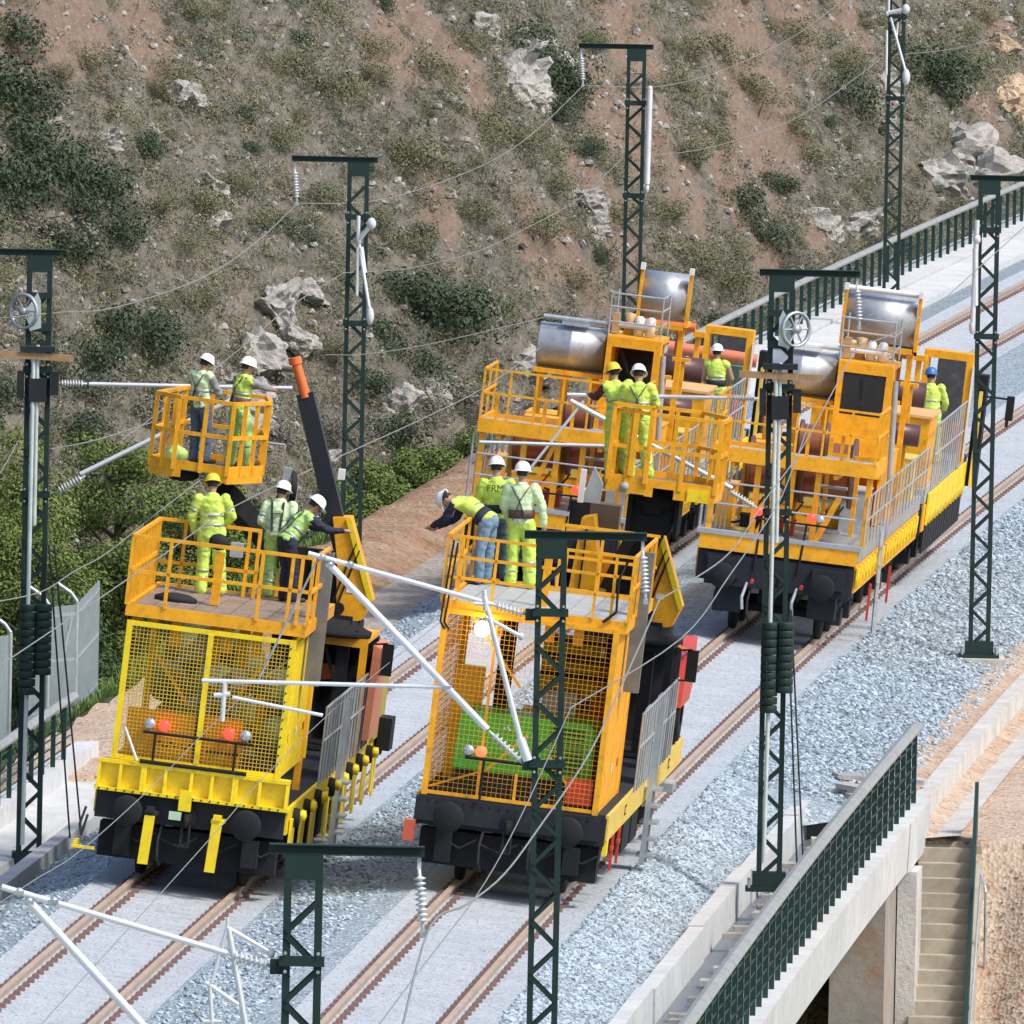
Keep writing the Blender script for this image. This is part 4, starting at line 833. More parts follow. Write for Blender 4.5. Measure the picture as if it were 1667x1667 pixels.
    # ---- crane: turret, forked column, telescopic boom
    ty = 8.5
    b = MB(); b.lathe([(0,0),(.72,0),(.74,.08),(.60,.14),(.60,.26),(0,.28)], (.75,ty,3.08), (0,0,1), 24); b.build('turret', BLACK, t)
    b = MB(); b.box(.0,.55,ty-.1,ty+.6,1.35,3.08); b.build('turret_base', BLACK, t)
    for k, prof in enumerate(([(.97,4.87),(1.45,3.66),(1.33,3.36),(.97,3.24),(.93,3.5),(.86,4.2),(.72,4.84)], [(-.20,4.82),(-.02,4.87),(.12,4.2),(.10,3.4),(-.30,3.4),(-.26,3.9)])):
        b = MB(); b.prism(prof, 'y', ty-.30, ty+.30); b.build('crane_column', ORANGE, t)
    b = MB(); b.prism([(1.00,4.86),(1.47,3.68),(1.41,3.62),(.92,4.84)], 'y', ty-.34, ty-.302); b.build('column_edge', YELLOW, t)
    b = MB(); b.box(-.2,1.0,ty+.1,ty+.3,3.36,4.3); b.build('column_back', ORANGE if not yl else DGREY, t)
    b = MB(); b.tube((.97,ty-.36,3.5),(.97,ty-.30,3.5),.09); b.box(.9,1.2,ty-.42,ty-.31,3.3,3.4); b.build('pivot_pin', BLACK, t)
    for dx in (0,.09): cable(t, 'hose', sag((.95+dx,ty-.36,3.3),(1.3,ty-.4,3.2),.12), .02, BLACK)
    if yl:
        b = MB(); b.beam((1.02,ty+.05,4.02),(.05,ty+.05,6.62),.22,.26); b.build('boom', mat('boom_black_paint', (.012,.016,.028), .45), t)
        b = MB(); b.tube((.07,ty,6.56),(-.15,ty,7.10),.085,.07,12); b.tube((-.13,ty,7.04),(-.17,ty,7.14),.1,.1,12); b.build('boom_tip', ORED, t)
        b = MB(); b.beam((-.1,ty,4.8),(-.02,ty,5.15),.26,.3); b.build('lamp_arm', BLACK, t)
        b = MB(); b.box(-.10,.02,ty-.35,ty-.2,5.05,5.5); b.box(-.02,.14,ty-.35,ty-.25,5.0,5.3); b.ball((-.02,ty-.4,5.18),.09); b.build('work_lamp', GREYP, t)
        b = MB(); b.lathe([(.24,-.05),(.27,0),(.24,.05)], (.03,ty-.2,5.2), (1,.3,0), 18); b.build('hose_loop', RUBBER, t)
        box('beacon', WHITEP, t, .72, .82, ty-.3, ty-.2, 5.42, 5.58)
        arm0, arm1 = Vector((.30,ty+.1,3.9)), Vector((-.80,6.4,5.15))
    else:
        b = MB(); b.beam((.34,ty+.1,3.5),(.92,6.9,4.95),.40,.40); b.build('boom', BLACK, t)
        q = MB(); q.prism([(.34,4.50),(.90,4.50),(.96,4.86),(.90,5.12),(.42,5.14),(.32,4.9)], 'y', 1.7, 2.6); q.lathe([(.0,-.36),(.13,-.36),(.13,.36),(0,.36)], (.63,1.75,4.98), (1,0,0), 14); q.box(.26,.33,1.6,2.4,4.4,5.05); q.box(.97,1.03,1.6,2.4,4.5,5.05)
        q.v = [(x+.36, y+4.3, z+.38) for x, y, z in q.v]; q.build('boom_joint', BLACK, t)
        b = MB(); b.box(-.15,.30,ty+.5,ty+.9,4.62,5.0); b.build('valve_box', mat('brown_steel', (.10,.07,.05), .6), t); box('black_motor', BLACK, t, -.45, -.15, ty+.5, ty+.8, 4.60, 5.0)
        b = MB(); b.prism([(-.30,5.0),(-.02,5.0),(.0,5.3),(-.16,5.55)], 'y', ty+.5, ty+.6); b.build('guard_plate', GREYP, t); b = MB(); b.box(-.34,-.26,ty+.3,ty+.42,5.0,5.5); b.build('work_lamp', WHITEP, t)
        b = MB(); b.beam((.42,ty-.35,3.4),(.86,ty-.2,3.4),.1); b.box(.1,.5,ty-.4,ty-.2,3.36,3.8); b.box(.3,.75,ty-.5,ty-.1,3.3,3.42); b.build('base_fitting', PALEY, t); b = MB(); b.lathe([(0,0),(.13,0),(.13,.1),(0,.1)], (.05,ty-.45,3.5), (0,1,0), 14); b.build('red_valve', RED, t)
        arm0, arm1 = Vector((.98,6.6,5.1)), Vector((1.0,5.9,5.34))
    b = MB(); b.beam(arm0, arm1, .26, .30); b.build('basket_arm', BLACK, t)
    # ---- basket
    bz, bt = (5.57, 6.60) if yl else (5.66, 6.70)
    ox, oy, oz = (.57,-6.0,.45) if yl else (.40,-5.6,.42)
    P = [(-2.40,11.2),(-2.02,10.9),(-1.20,10.75),(-.78,11.9),(-.92,12.9),(-2.15,13.0)] if yl else [(-.10,11.0),(.48,10.95),(1.52,10.95),(1.56,12.0),(1.1,12.6),(.0,12.5)]
    P = [(x+ox, y+oy) for x, y in P]
    bp = [P[i] for i in range(len(P))]+[P[0]]
    b = MB(); b.prism(P, 'z', bz-.05, bz); b.build('basket', mat('basket_floor_steel', (.20,.16,.12), .7), t)
    b = MB()
    for i, (a, c) in enumerate(zip(bp[:-1], bp[1:])):
        h0 = bz-.27
        if yl and i == 1:
            m1, m2 = lerp(a,c,.15), lerp(a,c,.7)
            b.beam((*a,bz-.03),(*m1,bz-.03),.03,.25,(0,0,1)); b.beam((*m1,bz+.03),(*m2,bz+.03),.03,.13,(0,0,1)); b.beam((*m2,bz-.03),(*c,bz-.03),.03,.25,(0,0,1))
        elif not yl and i == 1:
            m1, m2 = lerp(a,c,.12), lerp(a,c,.42)
            b.beam((*a,bz-.05),(*m1,bz-.05),.03,.27,(0,0,1)); b.beam((*m1,bz+.02),(*m2,bz+.02),.03,.13,(0,0,1)); b.beam((*m2,bz-.05),(*c,bz-.05),.03,.27,(0,0,1))
        else: b.beam((*a,bz-.04),(*c,bz-.04),.03,.26,(0,0,1))
    b.build('basket_skirt', ORANGE, t)
    posts = []
    for a, c in zip(bp[:-1], bp[1:]):
        d = math.dist(a, c); posts += [a]+along(a, c, 1 if d < 1.1 else 2, False)
    for z, nm in ((bt,'basket_top_rail'),((bz+bt)/2,'basket_mid_rail')):
        b = MB()
        for a, c in zip(bp[:-1], bp[1:]): b.beam((*a,z),(*c,z),.055,.055)
        b.build(nm, ORANGE, t)
    for (x, y) in posts: box('basket_post', ORANGE, t, x-.03, x+.03, y-.03, y+.03, bz-.05, bt-.03)
    if yl:
        b = MB(); b.ball((-1.9+ox,11.1+oy,bz-.12),.16,10,1.7,.8,.7); b.build('slew_gear', BLACK, t)
        b = MB(); b.tube((-.23,6.0,6.0),(.07,6.0,6.0),.02); b.tube((.07,6.0,6.0),(.07,6.0,5.93),.02); b.build('tool_hook', GALV, t)
    else:
        b = MB(); b.lathe([(0,-.02),(.07,-.01),(.07,.02),(0,.03)], (.18+ox,10.92+oy,bz-.08), (0,1,0), 14); b.build('basket_lamp', GREYP, t)
        b = MB(); b.box(.2,.28,10.92,10.98,bz+.1,bt); b.box(.44,.5,10.9,10.96,bz,bt+.1); b.box(-.12,-.06,10.9,10.96,bz,bt+.1); b.box(-.12,.5,10.9,10.96,bt+.06,bt+.12); b.v = [(x+ox,y+oy,z) for x,y,z in b.v]; b.build('basket_gate', ORANGE, t)
        box('yellow_plate', YELLOW, t, 1.12+ox, 1.42+ox, 10.915+oy, 10.93+oy, bz-.18, bz-.0)
    bo = MB().tube((0,0,0),(0,-.018,0),.014,n=6).mesh('bolt', DGREY)
    if yl:
        for i in range(22): link('bolt', bo, t, (-1.34+i*.125, -1.66, 1.305+.0*i))
        for i in range(14): link('bolt', bo, t, (xr-.02+(.0), -1.505, 1.95+i*.13))
    else:
        for i in range(20): link('bolt', bo, t, (-1.34+i*.13, -1.56, 1.24))
    for i, (x0_, z0_, x1_, z1_) in enumerate(((.80,3.3,1.12,4.5),(.88,3.3,1.18,4.4),(-.12,3.5,-.1,4.7))): cable(t, 'hydraulic_hose', sag((x0_,ty-.33,z0_),(x1_,ty-.33,z1_),-.02), .016, BLACK)
    box('data_plate', WHITEP, t, 1.05, 1.17, ty-.31, ty-.302, 3.75, 3.83)
    for k in range(3): box('warning_plate', (YELLOW, WHITEP, RED)[k], t, xr+.036, xr+.040, -.9+k*1.1, -.72+k*1.1, zc+.5, zc+.62)
    for q in range(4): cable(t, 'underfloor_pipe', [(-1.0+q*.6,-1.5,.72-.05*(q%2)),(-.7+q*.6,-1.52,.58),(-.45+q*.6,-1.5,.74)], .016, DGREY)
    adopt(t, 'basket', ('basket_skirt','basket_top_rail','basket_mid_rail','basket_post','basket_gate','basket_lamp','yellow_plate'))
    adopt(t, 'platform_frame', ('top_rail','mid_rail','post','floor_board','platform_leg','control_post','control_cover','control_box'))
    adopt(t, 'end_beam', ('rib','bracket')); adopt(t, 'front_frame', ('mesh_panel','centre_post','stub_post')); adopt(t, 'turret', ('turret_base',)); adopt(t, 'cab_shell', ('cab_frame','cab_strut','dashboard','cab_door','wing_mirror')); adopt(t, 'lamp_bar', ('white_lamp','red_lamp','orange_lamp'))
    return t
VY = crane_wagon('L', 255, 'yellow')
VO = crane_wagon('R', 255, 'orange')

# ---------------------------------------------------------------- wire drum trains further up the line
def drum_wagon(T, Y0, left):
    t = thing('drum_wagon', 'orange wire drum wagon behind the left track, partly hidden by the crane baskets' if left else 'orange wire drum wagon with a black buffer beam on the right track', 'rail wagon')
    t.matrix_world = tframe(T, Y0)
    underframe(t, -1.0, 13.2, (.6, 2.4, 9.4, 11.2), ORANGE, DGREY, z=(1.0,1.43), hw=1.36)
    b = MB(); b.box(-1.20,1.33,-1.1,-.95,.86,1.40); b.box(-1.0,-.55,-.9,-.4,.4,.86); b.box(.62,1.1,-.9,-.4,.45,.86); b.box(-1.16,-.60,-1.18,-1.1,1.0,1.34); b.box(.66,1.22,-1.18,-1.1,1.0,1.34); b.build('buffer_beam', mat('buffer_blue_black', (.009,.012,.020), .8, dirt=(.04,.04,.045)), t)
    for s in (-.45,.42): cable(t, 'brake_hose', [(s,-1.12,.95),(s-.05,-1.3,.7),(s-.02,-1.32,.5)], .03, GREYP); 
    for s in (-.36,.5): b = MB(); b.tube((s,-1.14,1.0),(s,-1.22,.98),.035); b.build('hose_cock', RED, t)
    b = MB(); b.box(-1.36,1.40,-1.12,-1.04,1.46,1.72); b.build('front_beam', ORANGE, t)
    b = MB(); b.box(-1.42,1.46,-1.14,-.90,1.722,1.80); b.build('deck_edge', GREYP, t)
    box('deck_plate', mat('grey_chequer_plate', (.36,.37,.38), .5, metal=.2, var=.2, dirt=(.2,.18,.15)), t, -1.36, 1.40, -.9, 13.1, 1.50, 1.76)
    # brackets and yellow lugs below the right sill
    lg = MB().prism([(0,0),(.30,0),(.26,-.16),(.20,-.14),(.17,-.30),(.10,-.28),(.04,-.36),(0,-.2)], 'x', -.02, .02).mesh('lug', YELLOW)
    for i in range(20): link('lug', lg, t, (1.42, -.95+i*.70, 1.42))
    for y in (2.0, 6.4): box('brake_handle', RED, t, 1.44, 1.48, y, y+.06, .3, .95)
    # low end railing with lamps
    b = MB(); b.tube((-1.3,-1.0,2.25),(1.3,-1.0,2.25),.018); b.tube((-1.3,-1.0,2.62),(1.3,-1.0,2.62),.018); b.build('end_rail', GALV, t)
    for x, k in ((-.39,1),(.52,1),(.68,0)): lamp(t, ('white_lamp','red_lamp')[k], (x,-1.12,2.2), .075, (LAMPG, REDL)[k])
    b = MB(); b.tube((-.45,-1.12,2.08),(.85,-1.12,2.08),.018); b.tube((-.36,-1.12,1.2),(-.33,-1.12,2.08),.02); b.tube((.40,-1.12,1.2),(.46,-1.12,2.08),.02); b.build('lamp_bar', BLACK, t)
    # platform on legs
    b = MB(); b.box(-1.34,1.54,-1.06,-1.0,3.0,3.25); b.box(-1.34,-1.28,-1.0,1.2,3.0,3.25); b.box(1.48,1.54,-1.0,1.2,3.0,3.25); b.box(-1.28,1.48,1.14,1.2,3.0,3.2); b.build('platform_frame', ORANGE, t)
    box('platform_floor', GREYP, t, -1.27, 1.47, -.99, -.2, 3.18, 3.22)
    for x in (-1.25,-.5,.1,.55,1.44): box('platform_leg', ORANGE, t, x-.05, x+.05, -.9, -.8, 1.77, 3.0)
    b = MB(); b.beam((-.4,-.85,1.8),(.05,-.85,2.95),.08); b.beam((.62,-.85,1.8),(.95,-.85,2.6),.10); b.build('leg_brace', ORANGE, t)
    rails_run(t, [(-1.32,-1.03),(1.5,-1.03)], (4.12,3.70), .038, ORANGE, posts=along((-1.32,-1.03),(1.5,-1.03),7), zfoot=3.25)
    rails_run(t, [(-1.32,-1.03),(-1.32,1.1)], (4.12,3.70), .038, ORANGE, posts=[(-1.32,0),(-1.32,1.1)], zfoot=3.25)
    rails_run(t, [(1.5,-1.03),(1.5,1.1)], (4.12,3.70), .038, ORANGE, posts=[(1.5,0),(1.5,1.1)], zfoot=3.25)
    b = MB()
    for k in range(6): b.box(.45,1.0,-.6+.18*k,-.35+.18*k,1.95+.24*k,1.99+.24*k)
    b.build('steps', GREYP, t)
    # wire drums
    for y, x0, x1, r, zc in ((.6,.05,.50,.34,3.42),(1.6,.10,.95,.62,2.85),(1.6,-.85,-.1,.55,2.75)):
        b = MB(); b.lathe([(0,x0)]+[(r*(.82 if q%2 else .79), x0+(x1-x0)*q/(2*int((x1-x0)/.05))) for q in range(2*int((x1-x0)/.05)+1)]+[(0,x1)], (0,y,zc), (1,0,0), 26); b.build('copper_coil', COPPER, t)
        for x in (x0, x1): b = MB(); b.lathe([(0,-.03),(r,-.03),(r,.03),(0,.03)], (x,y,zc), (1,0,0), 26); b.build('drum_flange', mat('brown_flange', (.16,.08,.06), .45, metal=.3, var=.3), t)
        b = MB(); b.box(x0-.12,x0-.05,y-.06,y+.06,1.76,zc+.1); b.box(x1+.05,x1+.12,y-.06,y+.06,1.76,zc+.1); b.build('drum_stand', ORANGE, t)
    box('engine_house', ORANGE, t, -1.0, .85, 2.9, 4.3, 1.765, 3.05); b = MB(); b.box(-.9,-.1,2.885,2.898,2.1,2.85); b.box(.0,.75,2.885,2.898,2.1,2.85); b.build('access_door', PALEY, t)
    # silver cylindrical tank across the wagon
    for x in (-.9,-.45,.1): box('tank_leg', ORANGE, t, x-.06, x+.06, 4.9, 5.02, 1.76, 3.85)
    b = MB(); b.box(-1.0,.24,4.6,5.4,3.78,3.86); b.build('tank_cradle', ORANGE, t)
    b = MB(); b.lathe([(0,-1.0),(.39,-1.0),(.40,-.97),(.40,-.42),(.41,-.40),(.40,-.38),(.40,.22),(0,.22)], (0,5.0,4.27), (1,0,0), 36); b.build('silver_tank', SILVER, t)
    b = MB(); b.tube((-.95,4.8,4.78),(.95,4.8,4.78),.045); b.box(-.6,-.1,4.7,4.9,4.69,4.74); b.build('roof_pipe', GALV if left else WHITEP, t)
    # cab
    b = MB(); b.box(.28,1.26,4.32,4.38,4.42,4.60); b.box(.28,.38,4.32,4.38,2.6,4.42); b.box(1.14,1.26,4.32,4.38,2.6,4.42); b.box(.38,1.14,4.32,4.38,2.6,3.68); b.box(.28,1.26,4.38,5.8,4.53,4.62); b.box(.28,.34,4.38,5.8,1.78,4.53); b.box(1.20,1.26,4.38,5.8,1.78,3.3); b.box(1.20,1.26,4.38,4.6,3.3,4.53); b.box(.34,1.20,5.74,5.8,1.78,4.5); b.build('cab_body', ORANGE, t)
    if not left:
        b = MB(); b.box(.385,1.135,4.335,4.345,3.685,4.415); b.build('cab_window', GLASS, t)
        b = MB(); b.beam((.72,4.325,4.35),(.75,4.325,4.0),.025); b.build('wiper', BLACK, t)
    else:
        b = MB(); b.box(.40,1.12,5.6,5.7,2.7,4.4); b.build('cab_interior', BLACK, t)
        b = MB(); b.beam((.5,4.5,4.42),(.72,4.5,3.95),.05); b.build('cab_strut', BLACK, t)
    b = MB(); b.tube((1.30,4.5,4.35),(1.42,4.5,2.2),.05); b.build('cable_bundle', GREYP, t)
    # roof rack with insulators
    b = MB()
    for x in (.26,1.20): b.tube((x,4.6,4.62),(x-.02,4.6,5.36),.018); b.tube((x,6.0,4.62),(x-.02,6.0,5.36),.018)
    for z in (4.85,5.12,5.36):
        b.tube((.24,4.6,z),(1.18,4.6,z),.018); b.tube((1.18,4.6,z),(1.18,6.0,z),.018)
    b.build('roof_rack', GALV, t)
    for x in (.78,.98): MB().lathe([(0,0),(.085,0),(.085,.3),(.04,.34),(0,.34)], (x,4.9,4.64), (0,0,1), 14).build('roof_canister', WHITEP, t)
    b = MB(); b.box(.30,.42,4.7,4.9,4.64,5.0); b.lathe([(0,0),(.11,0),(.06,.2),(.11,.38),(0,.4)], (.58,5.0,4.62), (0,0,1), 12); b.build('roof_fitting', mat('tan_fitting', (.55,.36,.18), .5), t)
    # lockers, pipework and loose gear on the deck
    for nm, m_, x0_, x1_, y0_, y1_, z1_ in (('cabinet',ORANGE,-1.2,-.55,6.2,7.4,2.9),('cabinet',GREYP,.75,1.2,2.4,3.4,2.5),('cabinet',ORANGE,-1.25,-.95,.2,1.0,2.5),('cabinet',ORANGE,.62,1.28,6.2,7.4,2.95),('toolbox',RED,-.2,.15,.1,.4,2.0),('toolbox',DGREY,-.75,-.35,-.5,-.1,2.05),('winch',ORANGE,-.3,.4,11.2,12.2,2.6),('cabinet',PALEY,1.0,1.3,11.4,12.6,2.5)):
        box(nm, m_, t, x0_, x1_, y0_, y1_, 1.765, z1_); box(nm+'_lid', m_, t, x0_-.02, x1_+.02, y0_-.02, y1_+.02, z1_+.002, z1_+.03)
    for q in range(5): cable(t, 'hose', sag((-.9+q*.4,-.3,1.9+.1*q),(-.5+q*.35,1.0,2.3),.12), .02, (BLACK,RED,BLACK,GREYP,BLACK)[q])
    for q in range(3): cable(t, 'conduit', [(-1.15+q*.08,-.7,3.0),(-1.15+q*.08,-.7,1.8)], .014, GREYP)
    for x_ in (-.95,-.15,.85): box('cross_tie', ORANGE, t, x_-.04, x_+.04, -.99, 1.14, 2.90, 2.98)
    for s_ in (-1.05,-.2,.3,.9): b = MB(); b.box(s_-.03,s_+.03,-.98,-.92,3.25,3.68); b.build('rail_stay', ORANGE, t)
    b = MB(); b.lathe([(.16,-.05),(.22,-.03),(.22,.03),(.16,.05)], (-.65,-.6,1.82), (0,0,1), 20); b.build('rope_coil', PALEY, t)
    # second, higher silver drum
    x0, x1 = (.55,1.36) if left else (.08,1.33)
    b = MB(); b.lathe([(0,x0),(.44,x0),(.44,x1),(0,x1)], (0,7.6,5.22), (1,0,0), 36); b.build('silver_tank', SILVER, t)
    for x in (x0-.06, x1+.02): 
        b = MB(); b.box(x,x+.06,7.16,7.28,4.72,5.68); b.box(x,x+.06,7.3,7.9,4.72,4.80); b.build('tank_frame', ORANGE, t)
        box('frame_cap', WHITEP, t, x-.01, x+.07, 7.1, 7.24, 5.68, 5.8)
    b = MB(); b.box(x0,x1,7.1,7.2,4.66,4.76); b.box(x0,x0+.1,7.6,7.7,1.78,4.66); b.box(x1-.1,x1,7.6,7.7,1.78,4.66); b.build('tank_cross_beam', ORANGE, t)
    if not left: b = MB(); b.tube((x0,7.3,5.72),(x1,7.3,5.72),.05); b.build('roller', WHITEP, t)
    # orange machinery behind the cab
    for x, y, z in ((.9,9.5,3.6),(1.15,10.2,3.9),(-.3,9.0,3.6),(.3,11.0,3.9)):
        b = MB(); b.box(x-.07,x+.07,y-.07,y+.07,1.78,z); b.box(x-.16,x+.16,y-.1,y+.1,z,z+.06); b.build('upright', ORANGE, t)
    b = MB(); b.lathe([(0,-.45),(.20,-.45),(.20,.45),(0,.45)], (1.0,10.0,3.05), (1,0,0), 20); b.build('dark_drum', mat('plum_drum', (.10,.05,.05), .4, metal=.3), t)
    box('hydraulic_box', BLACK, t, -.9, .7, 8.3, 9.0, 1.78, 2.9)
    # side railing
    rails_run(t, [(1.46,-.95),(1.46,13.0)], (2.66,2.25), .035, GALV, posts=[(1.46,-.95+i*.74) for i in range(20)], zfoot=1.80, tube=True, postw=.03)
    rails_run(t, [(-1.40,-.95),(-1.40,6.0)], (2.9,2.4), .035, GALV, posts=[(-1.40,-.95+i*1.15) for i in range(7)], zfoot=1.80, tube=True, postw=.05)
    b = MB(); b.tube((1.52,3.0,.0),(1.46,3.1,1.9),.025); b.tube((1.52,3.4,.0),(1.46,3.5,1.9),.025)
    for k in range(5): b.tube((1.51,3.0,.25+.32*k),(1.51,3.45,.25+.32*k),.014)
    b.build('ladder', GALV, t)
    adopt(t, 'platform_frame', ('platform_floor','platform_leg','top_rail','mid_rail','post','leg_brace')); adopt(t, 'cab_body', ('cab_window','cab_interior','cab_strut','roof_rack','roof_canister','roof_fitting','wiper')); adopt(t, 'lamp_bar', ('white_lamp','red_lamp'))
    return t
def power_wagon(T, Y0, left):
    t = thing('power_wagon', 'orange machine wagon with a portal frame at the rear of the left drum train' if left else 'orange machine wagon with yellow side skirts at the rear of the right drum train', 'rail wagon')
    t.matrix_world = tframe(T, Y0)
    underframe(t, 14.6, 25.0, (16, 17.8, 22, 23.8), ORANGE, DGREY, z=(1.0,1.43), hw=1.34)
    box('deck_plate', GREYP, t, -1.36, 1.36, 14.6, 25, 1.50, 1.76)
    box('machine_house', ORANGE, t, -.9, 1.27, 15.0, 16.9, 1.77, 3.02)
    b = MB(); b.box(-.94,1.31,14.95,16.95,3.022,3.07); b.build('house_lid', mat('faded_orange_lid', (.72,.42,.16), .6), t)
    b = MB(); b.lathe([(0,-.5),(.24,-.5),(.24,.5),(0,.5)], (.45,17.6,3.25), (1,.0,0), 20); b.build('dark_drum', mat('plum_drum', (.10,.05,.05), .4, metal=.3), t)
    for x in (-.3,.25,.62): b = MB(); b.box(x-.05,x+.05,19.6,19.7,1.77,3.75); b.box(x-.1,x+.14,19.5,19.8,3.75,3.85); b.build('upright', COPPER if x == .25 else ORANGE, t)
    b = MB(); b.tube((-.4,19.0,3.95),(.6,19.0,3.95),.09); b.build('crosshead', ORED if left else BLACK, t)
    if left: 
        b = MB(); b.tube((-.2,23.0,3.25),(1.5,23.0,3.2),.13); b.build('red_pipe', mat('salmon_pipe', (.70,.22,.12), .45), t); box('teal_cabinet', mat('teal_paint', (.13,.36,.33), .5), t, .9, 1.3, 22.6, 22.9, 1.78, 3.08)
        b = MB(); b.box(.08,.16,20.5,20.6,3.8,4.2); b.ball((.12,20.5,4.2),.06); b.build('roof_lamp', WHITEP, t)
    b = MB(); b.box(.54,.64,22.0,22.5,1.78,3.68); b.box(1.34,1.46,22.0,22.5,1.78,3.68); b.box(.54,1.46,22.0,22.5,3.68,3.82); b.build('portal_frame', ORANGE, t)
    b = MB(); b.box(.66,1.32,24.2,24.3,1.8,3.6); b.build('portal_back', mat('dark_machinery', (.05,.05,.055), .6, dirt=(.2,.2,.2)), t)
    b = MB(); b.tube((.5,18.9,3.4),(1.0,19.0,2.0),.04); b.box(1.47,1.50,21.95,22.0,1.9,3.6); b.build('white_post', WHITEP, t)
    rails_run(t, [(1.44,14.8),(1.44,22.6)], (2.95,2.4), .035, GALV, posts=[(1.44,14.8+i*.56) for i in range(15)], zfoot=1.78, tube=True, postw=.03)
    b = MB(); b.lathe([(0,0),(.10,0),(.10,.5),(.04,.56),(0,.56)], (1.30,21.6,2.0), (0,0,1), 14); b.build('fire_extinguisher', RED, t)
    sk = MB().prism([(0,0),(.62,0),(.62,-.42),(.50,-.50),(.44,-.40),(.34,-.56),(.26,-.44),(.16,-.60),(.08,-.46),(0,-.58)], 'x', -.02, .02).mesh('skirt_panel', YELLOW); bk = MB().box(-.02,.02,.04,.56,-.95,-.2).mesh('spring_plate', BLACK)
    for i in range(14): link('skirt_panel', sk, t, (1.40+.004*(i%2), 15.2+i*.66, 1.66)); link('spring_plate', bk, t, (1.36, 15.2+i*.66, 1.5))
    b = MB(); b.box(1.42,1.62,24.4,24.9,1.2,3.3); b.build('rear_pillar', BLACK, t); b = MB(); b.box(1.50,1.56,24.2,24.35,1.2,3.0); b.build('yellow_edge', PALEY, t)
    b = MB(); b.box(2.0,2.14,24.6,24.8,2.5,2.95); b.tube((1.6,24.6,2.9),(2.0,24.6,2.9),.02); b.box(2.02,2.08,24.55,24.6,2.38,2.5); b.build('wing_mirror', BLACK, t)
    return t
DR = drum_wagon('R', 304, False); DL = drum_wagon('L', 310, True)
PR = power_wagon('R', 304, False); PL = power_wagon('L', 310, True)
# ---------------------------------------------------------------- lattice masts of the overhead line
def insulator(mb, p, q, r=.055, n=9):
    p = Vector(p); q = Vector(q); d = (q-p).normalized(); L_ = (q-p).length
    prof = [(0,0),(.018,0),(.018,L_*.1)]
    for i in range(n):
        h = L_*(.12+.76*i/n); prof += [(.02,h),(r,h+L_*.03),(r*.9,h+L_*.045),(.02,h+L_*.07)]
    prof += [(.018,L_*.9),(.018,L_),(0,L_)]
    mb.lathe(prof, p, d, 12)
LAC = {}
def mast(label, X, Y, zb, zt, arm, side, panel=.68, w_=.38, cw=.075, tensioned=False):
    """arm: +1 arm to the right, -1 to the left"""
    t = thing('lattice_mast', label, 'mast', (X, Y, zb), (0,0,-math.atan(TA+TK*(Y-267))*.0), 'dark green lattice masts of the overhead line')
    H = zt-zb; hw = w_/2; dp = .11
    for s in (-1, 1):
        b = MB()
        b.box(s*(hw-.012)-.006*0, s*hw, -dp, dp, .03, H-.1) if s > 0 else b.box(-hw, -(hw-.012), -dp, dp, .03, H-.1)
        for y in (-dp, dp-.012): b.box(*( (hw-cw, hw-.012) if s > 0 else (-(hw-.012), -(hw-cw)) ), y, y+.012, .03, H-.1)
        b.build('chord', GREENM, t)
    key = (w_, panel)
    if key not in LAC:
        l = []
        for sg in (1, -1):
            b = MB(); x = hw-cw*.5; b.beam((-x*sg,0,0.02),(x*sg,0,panel/2-.02),.012,.05,(1,0,0)); l.append(b.mesh('lacing_bar', GREENM))
        LAC[key] = l
    n = int((H-.45)/(panel/2)); z = .12
    for i in range(n):
        for y in (-dp-.008, dp+.008): link('lacing_bar', LAC[key][i%2], t, (0,y,z))
        z += panel/2
    b = MB(); b.box(-hw+.0125,hw-.0125,-dp-.004,-dp+.004,H-.34,H-.1); b.box(-hw+.0125,hw-.0125,dp-.004,dp+.004,H-.34,H-.1); b.build('gusset_plate', GREENM, t)
    b = MB(); a0, a1 = (-.34, 1.17) if arm > 0 else (-1.17, .34)
    b.box(a0,a1,-.07,.07,H-.012,H); b.box(a0,a1,-.07,.07,H-.10,H-.088); b.box(a0,a1,-.006,.006,H-.088,H-.012); b.build('cross_arm', GREENM, t)
    b = MB(); b.box(-hw-.16,hw+.16,-.24,.24,-.06,.0); b.box(-hw-.06,hw+.06,-.16,.16,.0,.22); b.build('base_plate', GREENM, t)
    for sx in (-1,1):
        for sy in (-1,1):
            q = MB(); q.tube((sx*(hw+.11),sy*.19,.0),(sx*(hw+.11),sy*.19,.11),.022,n=6); q.build('anchor_bolt', GALV, t)
    xa = a1-.05 if arm > 0 else a0+.05
    b = MB(); b.box(xa-.02,xa+.02,-.01,.01,H-.22,H-.1); insulator(b, (xa,0,H-.22), (xa+.05,0,H-.82), .06, 9); b.build('insulator', CERAM, t)
    b = MB(); b.box(xa+.02,xa+.08,-.06,.06,H-.88,H-.82); b.build('wire_clamp', GALV, t)
    for z in (7.02-zb-.1, 5.05-zb):
        if z > 0:
            b = MB(); b.box(-hw-.03,hw+.03,-dp-.06,-dp-.012,z-.05,z+.05); b.build('clamp_band', GREENM, t)
            for s in (-1,1): b = MB(); b.tube((s*(hw-.03),-dp-.07,z+.08),(s*(hw-.03),-dp-.09,z+.08),.018,n=6); b.tube((s*(hw-.03),-dp-.07,z-.1),(s*(hw-.03),-dp-.09,z-.1),.018,n=6); b.build('band_bolt', GALV, t)
    return t
XM = lambda Y, r: tx('R', Y)+r
MA = []
M1 = mast('tall mast at the left edge carrying a spoked wheel and green counterweights', -7.14, 262.5, -.55, 8.72, -1, 'L')
M4 = mast('tall mast right of centre carrying a spoked wheel and green counterweights', 3.96, 262, -.58, 8.68, 1, 'R')
